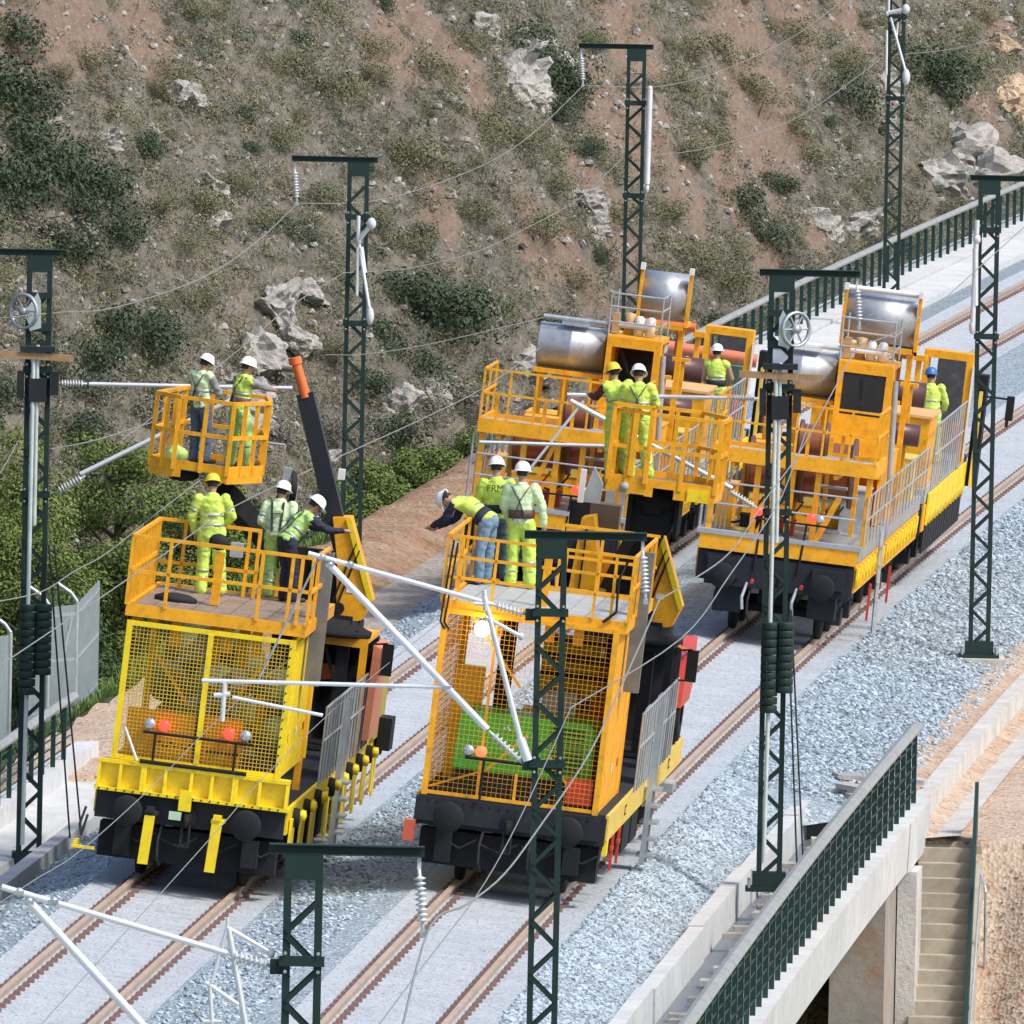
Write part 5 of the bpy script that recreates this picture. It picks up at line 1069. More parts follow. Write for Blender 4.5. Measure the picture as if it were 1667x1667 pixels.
M3 = mast('nearest mast, its top just above the bottom edge of the picture', -1.95, 170, -1.1, 8.05, 1, 'R')
M2 = mast('mast standing in front of the orange mesh cage, its top level with the platform rail', .50, 216, -1.1, 7.92, 1, 'R')
M8 = mast('mast on the ballast shoulder beside the machine wagon at the far right', 8.26, 308, -.55, 7.88, 1, 'R')
M5 = mast('mast on the clay bank behind the black boom of the yellow wagon', -2.82, 308, -.45, 7.97, -1, 'L')
M6 = mast('far mast rising behind the roof rack of the left drum wagon', 2.32, 354, -.4, 8.10, -1, 'L', w_=.39)
M7 = mast('farthest mast, on the far viaduct, its top out of the picture', 8.53, 400, -.3, 8.0, -1, 'L', w_=.39)
# footings
for (m_, x, y, z) in (('M8', 8.26, 308, -.61), ('M5', -2.82, 308, -.5)):
    b = MB(); b.box(-.45,.45,-.45,.45,-1.0,0); o = b.build('mast_footing', CHALK, None, (x,y,z)); tag(o, 'small pale concrete footing under the mast at the far right' if m_ == 'M8' else 'small pale concrete footing under the mast on the clay bank', 'footing')

def cantilever(label, loc, yaw, reach=2.7, rise=.68, steady=(1.2,4.1), h=1.85, zt_=6.88, reg=True, low=True):
    t = thing('cantilever', label, 'cantilever', loc, (0,0,yaw), 'tubular cantilever arms on the masts')
    b = MB(); b.tube((.50,0,h+.12),(reach+.15,0,h+rise),.032,n=10); b.build('top_tube', ALU, t)
    b = MB(); b.tube((.52,0,.42),(reach-.12,0,h+rise-.14),.045,n=10); b.build('strut', ALU, t)
    for a, c in (((.06,0,h),(.50,0,h+.12)),((.06,0,0),(.50,0,.40))):
        q = MB(); insulator(q, a, c, .062, 7); q.build('insulator', CERAM, t)
    b = MB()
    for z in (h, 0): b.box(-.05,.08,-.07,.07,z-.07,z+.07)
    b.build('mast_bracket', GREENM, t)
    zs = h-.92; xs = .52+(reach-.64)*(zs-.42)/(h+rise-.56)
    b = MB(); b.tube((xs-.05,0,zs),(steady[1],0,zs+.02),.026,n=8); b.build('steady_tube', ALU, t)
    b = MB()
    for x, z in ((reach-.12,h+rise-.14),(reach-.02,h+rise-.05),(xs,zs),(reach*.86,h+rise-.13)): b.ball((x,0,z),.05,8); b.box(x-.05,x+.05,-.045,.045,z-.02,z+.02)
    b.build('tube_clamp', GALV, t)
    b = MB(); b.tube((reach+.02,0,h+rise-.05),(steady[1]-.7,0,zs+.05),.016,n=6); b.build('tie_rod', GREYP, t)
    if reg:
        b = MB(); b.tube((steady[1]-.28,0,zs),(steady[1]-.26,0,zs-.48),.032,n=8); b.tube((steady[1]-.15,0,zs-.16),(steady[1]-.35,0,zs-.14),.03); b.tube((steady[1]-.38,0,zs-.18),(steady[1]-1.5,0,zs-.38),.022,n=8); b.build('registration_arm', ALU, t)
    return t
cantilever('white tubular cantilever reaching left from the mast in front of the orange mesh cage', (.27,216,5.03), math.pi, 2.62, .70, (1.2,4.05))
cantilever('white tubular cantilever cut by the bottom left corner of the picture', (-2.18,170,5.0), math.pi, 2.55, .72, (1.2,4.0))
def swung(label, loc, pts, kinds):
    t = thing('folded_cantilever', label, 'cantilever', loc, (0,0,0), 'folded cantilever arms'); b = MB()
    for a, c, r in pts: q = MB(); q.tube(a, c, r, n=8); q.build('tube', ALU, t)
    for c, r, s in kinds: q = MB(); q.ball(c, r, 10, .8, .8, s); q.build('tube_end_cap', CERAM, t)
    return t
swung('thin folded cantilever hanging on the mast in front of the orange mesh cage', (.3,215.7,5.05), [((-.62,-.1,2.07),(-.14,0,.32),.035),((-.14,0,.32),(-.04,0,.05),.06),((-.6,-.1,1.82),(-.16,0,1.58),.025),((-.62,-.1,2.15),(-.60,-.1,1.9),.03),((-.74,-.1,1.98),(-.5,-.1,1.98),.025)], [((-.16,0,1.58),.05,1)])
t_ = swung('folded registration frame of grey tubes left of the nearest mast', (-2.2,170,6.2), [((-.48,0,1.02),(-.62,0,.48),.022),((-.47,0,1.02),(-.28,0,.06),.03),((-.48,0,1.02),(-.08,0,.80),.022),((-.68,0,.48),(-.36,0,.27),.022),((-.64,0,.48),(-.61,0,.08),.022),((-.48,0,1.12),(-.48,0,.98),.016),((-.70,0,.10),(-.52,0,.10),.02)], [((-.05,0,.78),.05,1)])
def tension_cantilever(label, loc, sgn, yaw=0):
    t = thing('cantilever', label, 'cantilever', loc, (0,0,yaw), 'tubular cantilever arms on the masts')
    s = sgn
    def T(nm, a, c, r, m=ALU): q = MB(); q.tube((a[0]*s,a[1],a[2]), (c[0]*s,c[1],c[2]), r, n=10); q.build(nm, m, t)
    T('top_tube', (.55,0,1.64),(3.6 if s > 0 else 2.95,0,1.64),.03)
    T('strut', (.45,0,.28),(2.9,0,1.55),.04)
    for z, z2 in ((1.64,1.64),(.0,.26)):
        q = MB(); insulator(q, (.08*s,0,z), (.52*s,0,z2), .06, 8); q.build('insulator', CERAM, t)
    return t
tension_cantilever('white cantilever running right from the left edge mast to the raised basket', (-6.93,262.9,5.05), 1)
c_ = tension_cantilever('white cantilever running left from the counterweight mast to the orange basket', (3.74,262.9,5.04), -1)
for a, c, r in (((-2.35,0,.88),(-4.25,0,.90),.026),((-2.7,0,1.55),(-4.25,0,-.5),.022)): q = MB(); q.tube(a, c, r, n=8); q.build('steady_tube', ALU, c_)
swung('folded cantilever with round end caps on the mast on the clay bank', (-2.80,307.7,5.1), [((0,0,1.85),(0,0,1.42),.035),((.02,0,1.42),(.22,-.1,1.7),.04),((.02,0,1.35),(.22,-.1,.25),.03),((0,0,1.3),(0,0,.45),.03),((.05,0,1.3),(.12,0,.85),.05)], [((.23,-.1,1.72),.11,1),((.24,-.1,.10),.09,1.8),((.02,0,1.40),.06,1)])
swung('folded cantilever with round end caps on the farthest mast', (8.5,399.7,5.4), [((-.17,0,1.9),(-.17,0,1.6),.03),((-.17,0,1.6),(.20,-.1,1.7),.045),((-.12,0,1.5),(.24,-.1,.3),.03),((-.2,0,1.2),(-.19,0,.2),.03),((.05,0,1.4),(.02,0,.9),.02)], [((.22,-.1,1.70),.12,1),((.26,-.1,.15),.12,1.6),((-.2,0,1.58),.06,1)])
swung('straight white folded cantilever tube beside the far mast', (2.58,353.7,5.2), [((.02,0,2.0),(0,0,.1),.06)], [((.02,0,2.02),.07,1),((0,0,.02),.06,1.6)])
swung('grey folded cantilever with a pear shaped cap on the far right mast', (8.03,307.7,5.1), [((.02,0,2.0),(-.02,0,.2),.045),((0,0,1.5),(.02,0,.5),.05)], [((.02,0,1.66),.09,1),((-.03,0,.12),.07,1.9)])
# tensioning gear
def gear(label, X, Y, s, wl, cwl):
    t = thing('tension_wheel', wl, 'wheel', (X, Y, 0), (0,0,0), 'spoked tension wheels')
    ax = Vector((s*.6,-.8,0)).normalized(); c = Vector((s*.22,-.26,7.8))
    b = MB(); b.lathe([(.235,-.03),(.27,-.03),(.27,.03),(.235,.03),(.235,-.03)], c, ax, 26); b.build('rim', GALV, t)
    u, v = basis(ax)
    for i in range(6):
        a = i*math.pi/3; q = MB(); q.tube(c+(u*math.cos(a)+v*math.sin(a))*.05, c+(u*math.cos(a)+v*math.sin(a))*.24, .014, n=6); q.build('spoke', GALV, t)
    b = MB(); b.lathe([(0,-.06),(.065,-.06),(.065,.06),(0,.06)], c, ax, 12); b.build('hub', GALV, t)
    b = MB(); b.prism([(-.04*s,7.55),(.13*s,7.5),(.17*s,7.85),(.02*s,8.08),(-.03*s,7.95)], 'y', -.2, -.16); b.build('bracket', mat('pale_green_bracket', (.42,.52,.50), .45), t)
    b = MB(); b.box(-.2,.2,-.16,-.13,7.5,7.62); b.box(-.2,.2,-.16,-.13,7.98,8.08); b.build('mounting_bar', GREENM, t)
    g = thing('counterweight', cwl, 'counterweight', (X, Y, 0), (0,0,0), 'green cylinder counterweights')
    for x, z0, z1 in ((-.07,2.06,3.43),(.16,2.36,3.43)):
        k = int((z1-z0)/.115)
        dm = MB().lathe([(0,0),(.125,0),(.13,.01),(.13,.095),(.125,.105),(0,.105)], (0,0,0), (0,0,1), 20).mesh('weight_disc', GREENM)
        for i in range(k): link('weight_disc', dm, g, (x-s*.0, -.32, z0+i*(z1-z0)/k))
    b = MB(); b.tube((-.07,-.32,3.4),(-.06,-.32,7.2),.032,n=8); b.tube((.0,-.30,4.6),(-.0,-.30,7.3),.028,n=8); b.tube((-.07,-.32,2.1),(-.09,-.3,-.2),.032,n=8); b.build('guide_tube', mat('pale_tube', (.55,.63,.62), .4), g)
    b = MB(); b.box(-.26,.26,-.40,-.12,7.2,7.28); b.box(-.3,-.2,-.3,-.12,6.5,6.9); b.box(.2,.32,-.3,-.12,6.55,6.9); b.box(-.12,.14,-.36,-.2,6.45,6.8); b.build('pulley_block', DGREY, g)
    return t
gear('', -7.14, 262.5, -1, 'silver spoked wheel on the left side of the left edge mast', 'two stacks of green weight discs on the left edge mast')
gear('', 3.96, 262, 1, 'silver spoked wheel on the right of the mast right of centre', 'two stacks of green weight discs on the mast right of centre')
b = MB(); b.box(-.62,.62,-.03,.03,-.05,.05); o = b.build('wooden_plank', WOOD, None, (3.965,261.66,7.10)); o.rotation_euler = (0,R_(2.0),0); tag(o, 'light wooden plank tied across the counterweight mast right of centre', 'plank', 'planks tied across masts')
b = MB(); b.box(-.68,.68,-.03,.03,-.05,.05); o = b.build('wooden_plank', WOOD, None, (-7.28,262.16,7.14)); o.rotation_euler = (0,R_(2.4),0); tag(o, 'reddish wooden plank tied across the mast at the left edge', 'plank', 'planks tied across masts')
GUY = mat('guy_wire', (.02,.03,.035), .5)
for lb, p, q, gnm in (('inner dark stay cable beside the left edge mast',(-6.92,262.3,4.3),(-6.52,262.3,-.1),''),('outer dark stay cable beside the left edge mast',(-6.84,262.3,4.3),(-6.36,262.3,.05),''),('inner dark stay cable beside the mast right of centre',(4.16,261.8,3.4),(4.37,261.8,-.2),''),('outer dark stay cable beside the mast right of centre',(4.20,261.8,3.6),(4.46,261.8,-.12),'')):
    o = MB().tube(p, q, .014, n=6).build('stay_cable', GUY); tag(o, lb, 'cable', 'dark stay cables by the masts')
# ---------------------------------------------------------------- wires
WLAB = {'right feeder near':'thick grey wire sagging from the nearest mast up to the mast before the orange cage','right feeder mid':'grey wire from the mast before the orange cage to the counterweight mast','right feeder far':'grey wire leaving the counterweight mast towards the far right mast','hung wire near':'thin wire rising steeply in front of the orange wagon buffers','hung wire mid':'grey wire passing over the red mudguard of the orange wagon','left messenger low':'long grey wire crossing behind the yellow helmet and up to the silver tank','left wire to basket':'grey wire from the left edge up to the underside of the raised basket','thin contact wire':'hair thin wire over the near left rails and the yellow wagon side','left thin wire':'hair thin wire across the yellow mesh cage','left feeder near':'thin wire before the hillside, from the left mast to the clay bank mast','left feeder mid':'wire before the hillside between the clay bank mast and the far mast','left feeder far':'wire rising over orange earth from the far mast to the top edge','upper track messenger near':'faint wire behind the raised basket and its two workers','upper track messenger':'lower of the two wires before the hillside between the middle masts','upper track messenger far':'wire before the hillside from the far mast to the farthest mast','top wire far right':'thin wire at the top right corner beyond the farthest mast','low hillside wire':'faint wire just above the clay bank left of the silver tank','left edge wire':'short wire reaching the left edge below the wooden plank','mast to basket wire':'wire from the left edge mast to the side of the raised basket','track wire far':'short wire right of the far right mast'}
for nm, r, pts in [
('right feeder near',0.0115,[(-0.87,150.0,8.16),(-0.71,170.0,7.27),(-0.38,179.0,6.67),(-0.01,187.0,6.26),(0.39,196.0,6.01),(0.97,205.0,6.10),(1.50,212.0,6.65),(1.84,216.0,7.10)]),
('right feeder mid',0.0101,[(1.84,216.0,7.10),(2.25,224.0,6.72),(2.96,236.0,6.29),(3.58,247.0,6.27),(4.15,253.0,6.57),(5.00,261.0,7.45),(5.14,262.0,7.58)]),
('right feeder far',0.0086,[(5.14,262.0,7.58),(5.88,275.0,6.97),(6.90,290.0,6.56),(7.96,300.0,6.75),(9.12,308.0,7.20)]),
('hung wire near',0.0072,[(-1.32,175.0,5.67),(-1.24,178.0,5.52),(-0.84,187.0,5.28),(-0.31,197.0,5.12),(0.14,205.0,5.25),(0.77,214.0,5.90)]),
('hung wire mid',0.0094,[(0.77,214.0,5.90),(2.27,232.0,5.40),(3.05,243.0,5.48),(3.77,252.0,5.76),(4.08,256.0,6.08),(4.37,260.0,6.50)]),
('left messenger low',0.0086,[(-6.38,212.0,6.30),(-6.22,214.0,6.27),(-5.60,228.0,5.89),(-4.81,244.0,5.53),(-4.06,256.0,5.37),(-2.65,275.0,4.91),(-1.59,290.0,4.50),(-0.51,302.0,4.34),(0.45,312.0,4.45)]),
('left wire to basket',0.0086,[(-7.12,236.0,5.35),(-6.93,238.0,5.26),(-6.52,244.0,4.96),(-6.23,250.0,4.81),(-5.85,254.0,4.80),(-5.36,262.0,4.79),(-4.82,270.0,4.79)]),
('thin contact wire',0.0065,[(-5.44,205.0,2.68),(-5.38,206.0,2.71),(-4.92,216.0,2.55),(-4.38,226.0,2.48),(-3.80,236.0,2.47),(-3.37,242.0,2.58),(-2.68,252.0,2.58),(-1.91,262.0,2.56),(-1.06,276.0,2.26)]),
('left thin wire',0.0065,[(-6.16,214.0,3.36),(-5.88,220.0,3.12),(-5.49,226.0,2.94),(-4.83,238.0,2.76),(-4.22,248.0,2.78),(-3.60,258.0,2.70),(-2.90,268.0,2.54)]),
('left feeder near',0.0086,[(-7.89,262.0,7.68),(-6.82,263.0,7.75),(-6.15,270.0,7.44),(-5.16,288.0,6.91),(-4.44,300.0,6.89),(-3.88,308.0,7.13)]),
('left feeder mid',0.0086,[(-3.88,308.0,7.13),(-2.71,317.0,6.72),(-1.66,328.0,6.47),(-0.54,338.0,6.47),(0.29,346.0,6.67),(1.26,354.0,7.25)]),
('left feeder far',0.0079,[(1.26,354.0,7.25),(2.56,362.0,6.88),(3.52,370.0,6.67),(4.67,380.0,6.61),(6.01,390.0,6.81),(6.95,398.0,7.08),(7.40,400.0,7.37)]),
('upper track messenger near',0.0072,[(-6.02,270.0,5.40),(-5.27,280.0,5.51),(-4.36,290.0,5.80),(-3.84,296.0,5.99),(-3.02,306.0,6.04)]),
('upper track messenger',0.0072,[(-3.02,306.0,6.04),(-2.22,315.0,5.60),(-1.60,322.0,5.34),(-0.73,332.0,5.06),(0.08,340.0,5.04),(1.17,348.0,5.25),(2.10,354.0,5.82)]),
('upper track messenger far',0.0072,[(2.41,354.0,5.87),(3.35,362.0,5.55),(4.45,370.0,5.41),(6.09,384.0,5.32),(7.64,396.0,5.74),(8.27,400.0,6.02)]),
('top wire far right',0.0072,[(8.27,400.0,6.02),(9.33,410.0,5.67),(10.49,422.0,5.30),(11.69,434.0,5.05),(13.10,446.0,4.95)]),
('low hillside wire',0.0072,[(-3.24,300.0,4.96),(-2.58,308.0,4.51),(-1.56,320.0,3.99),(-0.12,336.0,3.42),(0.60,342.0,3.26)]),
('left edge wire',0.0086,[(-7.72,255.0,5.58),(-7.52,257.0,5.72),(-7.40,262.0,5.87)]),
('mast to basket wire',0.0086,[(-6.92,262.6,5.72),(-6.28,265.0,5.72),(-5.53,269.0,5.75)]),
('track wire far',0.0072,[(8.08,308.0,5.66),(8.90,318.0,5.28),(9.81,330.0,4.67)]),
]:
    P = [Vector(p) for p in pts]; Q = []
    for i in range(len(P)-1):     # Catmull-Rom through the supports
        a, b_, c, d = P[max(i-1,0)], P[i], P[i+1], P[min(i+2,len(P)-1)]
        for k in range(5):
            t = k/5; Q.append(.5*((2*b_)+(c-a)*t+(2*a-5*b_+4*c-d)*t*t+(3*b_-a-3*c+d)*t**3))
    Q.append(P[-1]); o = MB().path(Q, r, 6).build('overhead_wire', WIREM); tag(o, WLAB[nm], 'wire', 'wires of the overhead line')

# ---------------------------------------------------------------- steel enclosure on the left, behind the railing
FM = mat('palisade_steel', (.38,.44,.45), .5, metal=.2, var=.2)
en = thing('steel_enclosure', 'grey steel palisade enclosure with bent post tops behind the left railing', 'fence', (0,0,0))
def pal(x0, y0, x1, y1, zb, h, n, tag_=None):
    pm = MB().box(-.016,.016,-.008,.008,0,h).mesh('pale', FM)
    for i in range(n+1):
        x = x0+(x1-x0)*i/n; y = y0+(y1-y0)*i/n
        link('pale', pm, en, (x,y,zb))
    for z in (.25, h*.55, h-.15):
        b = MB(); b.beam((x0,y0+.02,zb+z),(x1,y1+.02,zb+z),.03,.05); b.build('cross_rail', FM, en)
pal(-9.0,287.5,-8.2,288,-.9,1.85,34)
pal(-8.05,289,-7.18,290.5,-.7,2.0,34)
pal(-7.18,290.5,-6.95,296.0,-.7,2.0,30)
for x, y, z in ((-8.2,288,1.0),(-7.62,289.6,1.35),(-7.18,290.5,1.35)):
    b = MB(); b.path([(x,y,-.8),(x,y,z),(x-.10,y,z+.14),(x-.34,y,z+.30)], .035, 8); b.build('bent_post', GALV, en)
b = MB(); b.beam((-7.55,290,-.4),(-7.25,290.3,1.1),.03); b.build('brace', GALV, en)
# ---------------------------------------------------------------- the workers
SKIN = mat('skin', (.42,.24,.16), .55, var=.08)
HAIR = mat('dark_hair', (.02,.015,.012), .7)
HIVIS = mat('hi_vis_yellow_cloth', (.60,.80,.12), .75, var=.22, scale=5, bump=.9, bscale=9, dirt=(.22,.26,.10), dirtamt=.35)
HIPALE = mat('pale_lime_cloth', (.62,.78,.46), .75, var=.2, scale=5, bump=.9, bscale=9, dirt=(.22,.26,.10), dirtamt=.35)
HILIME = mat('lime_cloth', (.44,.72,.20), .75, var=.22, scale=5, bump=.9, bscale=9, dirt=(.22,.26,.10), dirtamt=.35)
JEANS = mat('blue_jeans', (.07,.12,.19), .85, var=.3, scale=7, bump=.5, bscale=9)
JEANL = mat('washed_jeans', (.16,.25,.35), .85, var=.3, scale=7, bump=.5, bscale=9)
NAVY = mat('navy_cloth', (.015,.02,.045), .8, var=.2, bump=.4, bscale=9)
GREYC = mat('grey_cloth', (.26,.26,.27), .8, var=.15, bump=.4, bscale=9)
MAROON = mat('maroon_cloth', (.10,.03,.035), .8, var=.2)
BOOT = mat('boot_leather', (.03,.022,.018), .6)
REFL = mat('reflective_tape', (.42,.46,.44), .35, metal=.3, var=.1)
HELW = mat('white_helmet', (.85,.85,.86), .25, var=.03)
HELY = mat('yellow_helmet', (.85,.62,.02), .3, var=.05)
HELB = mat('blue_helmet', (.03,.16,.50), .3, var=.05)
STRAP = mat('harness_webbing', (.05,.06,.06), .7)
BELT = mat('brown_belt', (.12,.05,.045), .6)
CLOTH = {HIVIS, HIPALE, HILIME, JEANS, JEANL, NAVY, GREYC, MAROON}
class Blob:     # overlapping tapered limbs and elliptical rings, fused into one continuous skin
    def __init__(s): s.b = MB()
    def limb(s, p, q, r, r2=None, n=10):
        p = Vector(p); q = Vector(q); r2 = r if r2 is None else r2; s.b.tube(p, q, r, r2, n); s.b.ball(p, r, n); s.b.ball(q, r2, n); return s
    def chain(s, pts, rs, n=10):
        for i in range(len(pts)-1): s.limb(pts[i], pts[i+1], rs[i], rs[i+1], n)
        return s
    def loft(s, rings, n=16):   # (centre, right axis, forward axis, rx, ry)
        vs = []
        for c, ax, ay, rx, ry in rings:
            for i in range(n):
                t = 2*math.pi*i/n; vs.append(c+ax*(rx*math.cos(t))+ay*(ry*math.sin(t)))
        m = len(rings); fs = [(i*n+j, i*n+(j+1)%n, (i+1)*n+(j+1)%n, (i+1)*n+j) for i in range(m-1) for j in range(n)]
        fs += [tuple(range(n)), tuple(range((m-1)*n, m*n))]; s.b.add(vs, fs, True); return s
    def fuse(s, name, m, parent, vox, smooth=6):
        me = s.b.mesh(name+'_raw'); o = bpy.data.objects.new(name+'_raw', me); COL.objects.link(o)
        md = o.modifiers.new('r', 'REMESH'); md.mode = 'VOXEL'; md.voxel_size = vox; md.use_smooth_shade = True
        m2 = o.modifiers.new('s', 'SMOOTH'); m2.iterations = smooth; m2.factor = .5
        dg = bpy.context.evaluated_depsgraph_get(); dg.update()
        out = bpy.data.meshes.new_from_object(o.evaluated_get(dg)); out.name = name
        bpy.data.objects.remove(o); bpy.data.meshes.remove(me); out.materials.clear(); out.materials.append(m)
        if m in CLOTH:
            nv = len(out.vertices); co = np.empty(nv*3, np.float32); no = np.empty(nv*3, np.float32); out.vertices.foreach_get('co', co); out.vertices.foreach_get('normal', no); co = co.reshape(-1,3); no = no.reshape(-1,3); sd_ = random.uniform(0,50)
            d_ = np.array([.011*(1-2*abs(noise.noise(Vector((x*7+sd_, y*7, z*13)))))+.008*noise.noise(Vector((x*17, y*17+sd_, z*26))) for x, y, z in co], np.float32)
            out.vertices.foreach_set('co', (co+no*d_[:,None]).ravel()); out.update()
        q = bpy.data.objects.new(name, out); COL.objects.link(q); q.parent = parent; return q
def person(label, loc, yaw, J=None, top=HIVIS, legs=HIVIS, sleeve=None, helmet=HELW, shirt='jacket', bands=True, legbands=True, harness=None, belt=None, look=0, tilt=0, jacket_len=.0, text=None, scale=1.0, gloves=False):
    """joints in metres, x to the person's right, y forward, z up"""
    P = dict(pel=(0,0,.95), chest=(0,.01,1.28), neck=(0,0,1.47), head=(0,.02,1.62), shL=(-.19,0,1.41), shR=(.19,0,1.41), elL=(-.26,-.02,1.13), elR=(.26,-.02,1.13), haL=(-.25,.08,.89), haR=(.25,.08,.89),
             hiL=(-.10,0,.93), hiR=(.10,0,.93), knL=(-.115,.02,.50), knR=(.115,.02,.50), anL=(-.13,-.02,.09), anR=(.13,-.02,.09), fdL=(-.03,.20), fdR=(.03,.20))
    P.update(J or {}); P = {k: Vector(v) for k, v in P.items()}
    t = thing('person', label, 'person', loc, (0,0,yaw)); t.scale = (scale,)*3
    up = (P['head']-P['neck']).normalized(); hd = P['head']; hf = Vector((math.sin(look), math.cos(look), -tilt)); hf = (hf-up*hf.dot(up)).normalized(); hr = hf.cross(up).normalized()
    sp = (P['neck']-P['pel']).normalized(); rt = (P['shR']-P['shL']).normalized(); fw = sp.cross(rt)*-1; fw = rt.cross(sp)*-1 if False else sp.cross(rt)*-1
    fw = (rt.cross(sp)).normalized()*(1 if (rt.cross(sp)).dot(Vector((0,1,.0))) > -0.5 else -1)
    # body: one continuous figure
    b = Blob()
    b.loft([(P['pel']-sp*.08, rt, fw, .10,.08),(P['pel'], rt, fw, .115,.085),(P['pel'].lerp(P['chest'],.5), rt, fw, .135,.095),(P['chest'], rt, fw, .16,.11),(P['neck']-sp*.06, rt, fw, .15,.085),(P['neck'], rt, fw, .06,.06)])
    b.limb(P['neck']-sp*.04, P['neck'].lerp(hd,.55), .056, .052)
    b.loft([(hd-up*.115+hf*.035, hr, hf, .035,.03),(hd-up*.085+hf*.025, hr, hf, .055,.065),(hd-up*.03+hf*.01, hr, hf, .07,.088),(hd+up*.04, hr, hf, .076,.096),(hd+up*.09-hf*.005, hr, hf, .062,.08),(hd+up*.115-hf*.005, hr, hf, .03,.04)])
    b.limb(hd+hf*.09-up*.0, hd+hf*.115-up*.03, .010, .015, 6)                                # nose
    b.limb(hd+hf*.092-up*.065-hr*.018, hd+hf*.092-up*.065+hr*.018, .009, .009, 6)            # mouth
    for s in (-1, 1): b.b.ball(hd+hr*(s*.078)-up*.01-hf*.01, .022, 8, .5, .8, 1.2)           # ears
    for a, c, d in (('shL','elL','haL'),('shR','elR','haR')):
        b.chain([P[a], P[c], P[d]], [.052,.042,.029]); dr = (P[d]-P[c]).normalized(); s = -1 if a == 'shL' else 1
        u, v = basis(dr); palm = P[d]+dr*.075; b.limb(P[d], palm, .030, .036, 8)
        for k in range(4):
            q = palm+u*((k-1.5)*.021)+dr*.01; L_ = (.062,.075,.070,.052)[k]; m_ = q+dr*L_*.6; b.limb(q, m_, .0115, .011, 6); b.limb(m_, m_+(dr*.6+v*.8)*L_*.45, .011, .010, 6)
        q = P[d]+dr*.03+u*.034; b.limb(q, q+(dr*.6+u*.7).normalized()*.05, .014, .012, 6)
    for a, c, d in (('hiL','knL','anL'),('hiR','knR','anR')): b.chain([P[a], P[c], P[d]], [.078,.058,.040])
    b.fuse('body', SKIN, t, .0125, 4)
    for s in (-1, 1):
        e = MB(); e.ball(hd+hf*.088+hr*(s*.030)+up*.012, .0125, 8); e.build('eye', mat('eye', (.05,.04,.035), .2), t)
    h = Blob(); h.loft([(hd-up*.04-hf*.045, hr, hf, .074,.055),(hd+up*.03-hf*.02, hr, hf, .082,.09),(hd+up*.085-hf*.01, hr, hf, .07,.085)]); h.fuse('hair', HAIR, t, .016, 3)
    # helmet: shell, ridge and peaked brim
    hb = MB(); c = hd+up*.045; prof = [(.128,-.005),(.122,.03),(.108,.075),(.078,.112),(.04,.128),(0,.132)]
    n = 22; vs = []
    for i in range(n):
        a = 2*math.pi*i/n; 
        for r, z in prof: vs.append(c+hr*(r*.92*math.cos(a))+hf*(r*1.10*math.sin(a))+up*z)
    m = len(prof); hb.add(vs, [(i*m+q, ((i+1)%n)*m+q, ((i+1)%n)*m+q+1, i*m+q+1) for i in range(n) for q in range(m-1)], True); hb.build('helmet', helmet, t)
    br = MB(); vs = []
    for i in range(n):
        a = 2*math.pi*i/n; k = .018+.048*max(0, math.sin(a))**2
        for r, z in ((.124,.004),(.126+k,-.012),(.126+k,-.018),(.120,-.008)): vs.append(c+hr*(r*.92*math.cos(a))+hf*(r*1.10*math.sin(a))+up*z)
    br.add(vs, [(i*4+q, ((i+1)%n)*4+q, ((i+1)%n)*4+(q+1)%4, i*4+(q+1)%4) for i in range(n) for q in range(4)], True); br.build('helmet_brim', helmet, t)
    # jacket or vest
    j = Blob(); hem = P['pel']-sp*(.04+jacket_len); k = 1.0 if shirt != 'vest' else .97
    rr = [(hem, .185,.145),(P['pel']+sp*.06, .175,.135),(P['pel'].lerp(P['chest'],.6), .170,.130),(P['chest']+sp*.02, .195,.135),(P['neck']-sp*.075, .185,.105),(P['neck']-sp*.015, .095,.08),(P['neck']+sp*.03, .07,.068)]
    j.loft([(c_, rt, fw, a*k, d*k) for c_, a, d in rr])
    sl = sleeve or top
    for a, e_, w_ in (('shL','elL','haL'),('shR','elR','haR')):
        if shirt == 'vest': j.limb(P[a]-(P[a]-P['neck']).normalized()*.03, P[a]+Vector((0,0,-.01)), .078, .072)
        else: j.chain([P[a], P[e_], P[e_].lerp(P[w_],.95)], [.080,.062,.050])
    j.fuse('vest' if shirt == 'vest' else 'jacket', top, t, .019, 5)
    if shirt == 'vest' or sleeve:
        for a, e_, w_ in (('shL','elL','haL'),('shR','elR','haR')):
            q = Blob(); q.chain([P[a].lerp(P[e_],.08), P[e_], P[e_].lerp(P[w_],.93)], [.066,.056,.042]); q.fuse('sleeve', sl, t, .015, 4)
    # trousers
    l = Blob(); l.loft([(P['pel']+sp*.16, rt, fw, .150,.115),(P['pel']+sp*.05, rt, fw, .165,.125),(P['pel']-Vector((0,0,.02)), rt, fw, .172,.130),(P['pel']-Vector((0,0,.10)), rt, fw, .165,.125)])
    l.limb(P['pel']-sp*.02, P['pel']+sp*.13, .132, .125, 12)
    bag = .012 if legs in (HIVIS, HILIME) else 0
    for a, c_, d in (('hiL','knL','anL'),('hiR','knR','anR')): l.chain([P[a], P[c_], P[d]+Vector((0,0,-.01))], [.098+bag,.080+bag,.070+bag*1.5])
    l.fuse('trousers', legs, t, .018, 5)
    for d, f in (('anL','fdL'),('anR','fdR')):
        q = Blob(); f_ = Vector((P[f].x, P[f].y, 0)); q.limb(P[d]+Vector((0,-.03,-.035)), P[d]+f_*.5+Vector((0,0,-.04)), .048,.046); q.limb(P[d]+f_*.5+Vector((0,0,-.045)), P[d]+f_*.95+Vector((0,0,-.052)), .044,.036); q.limb(P[d], P[d]+Vector((0,0,.05)), .052); q.fuse('boot', BOOT, t, .014, 3)
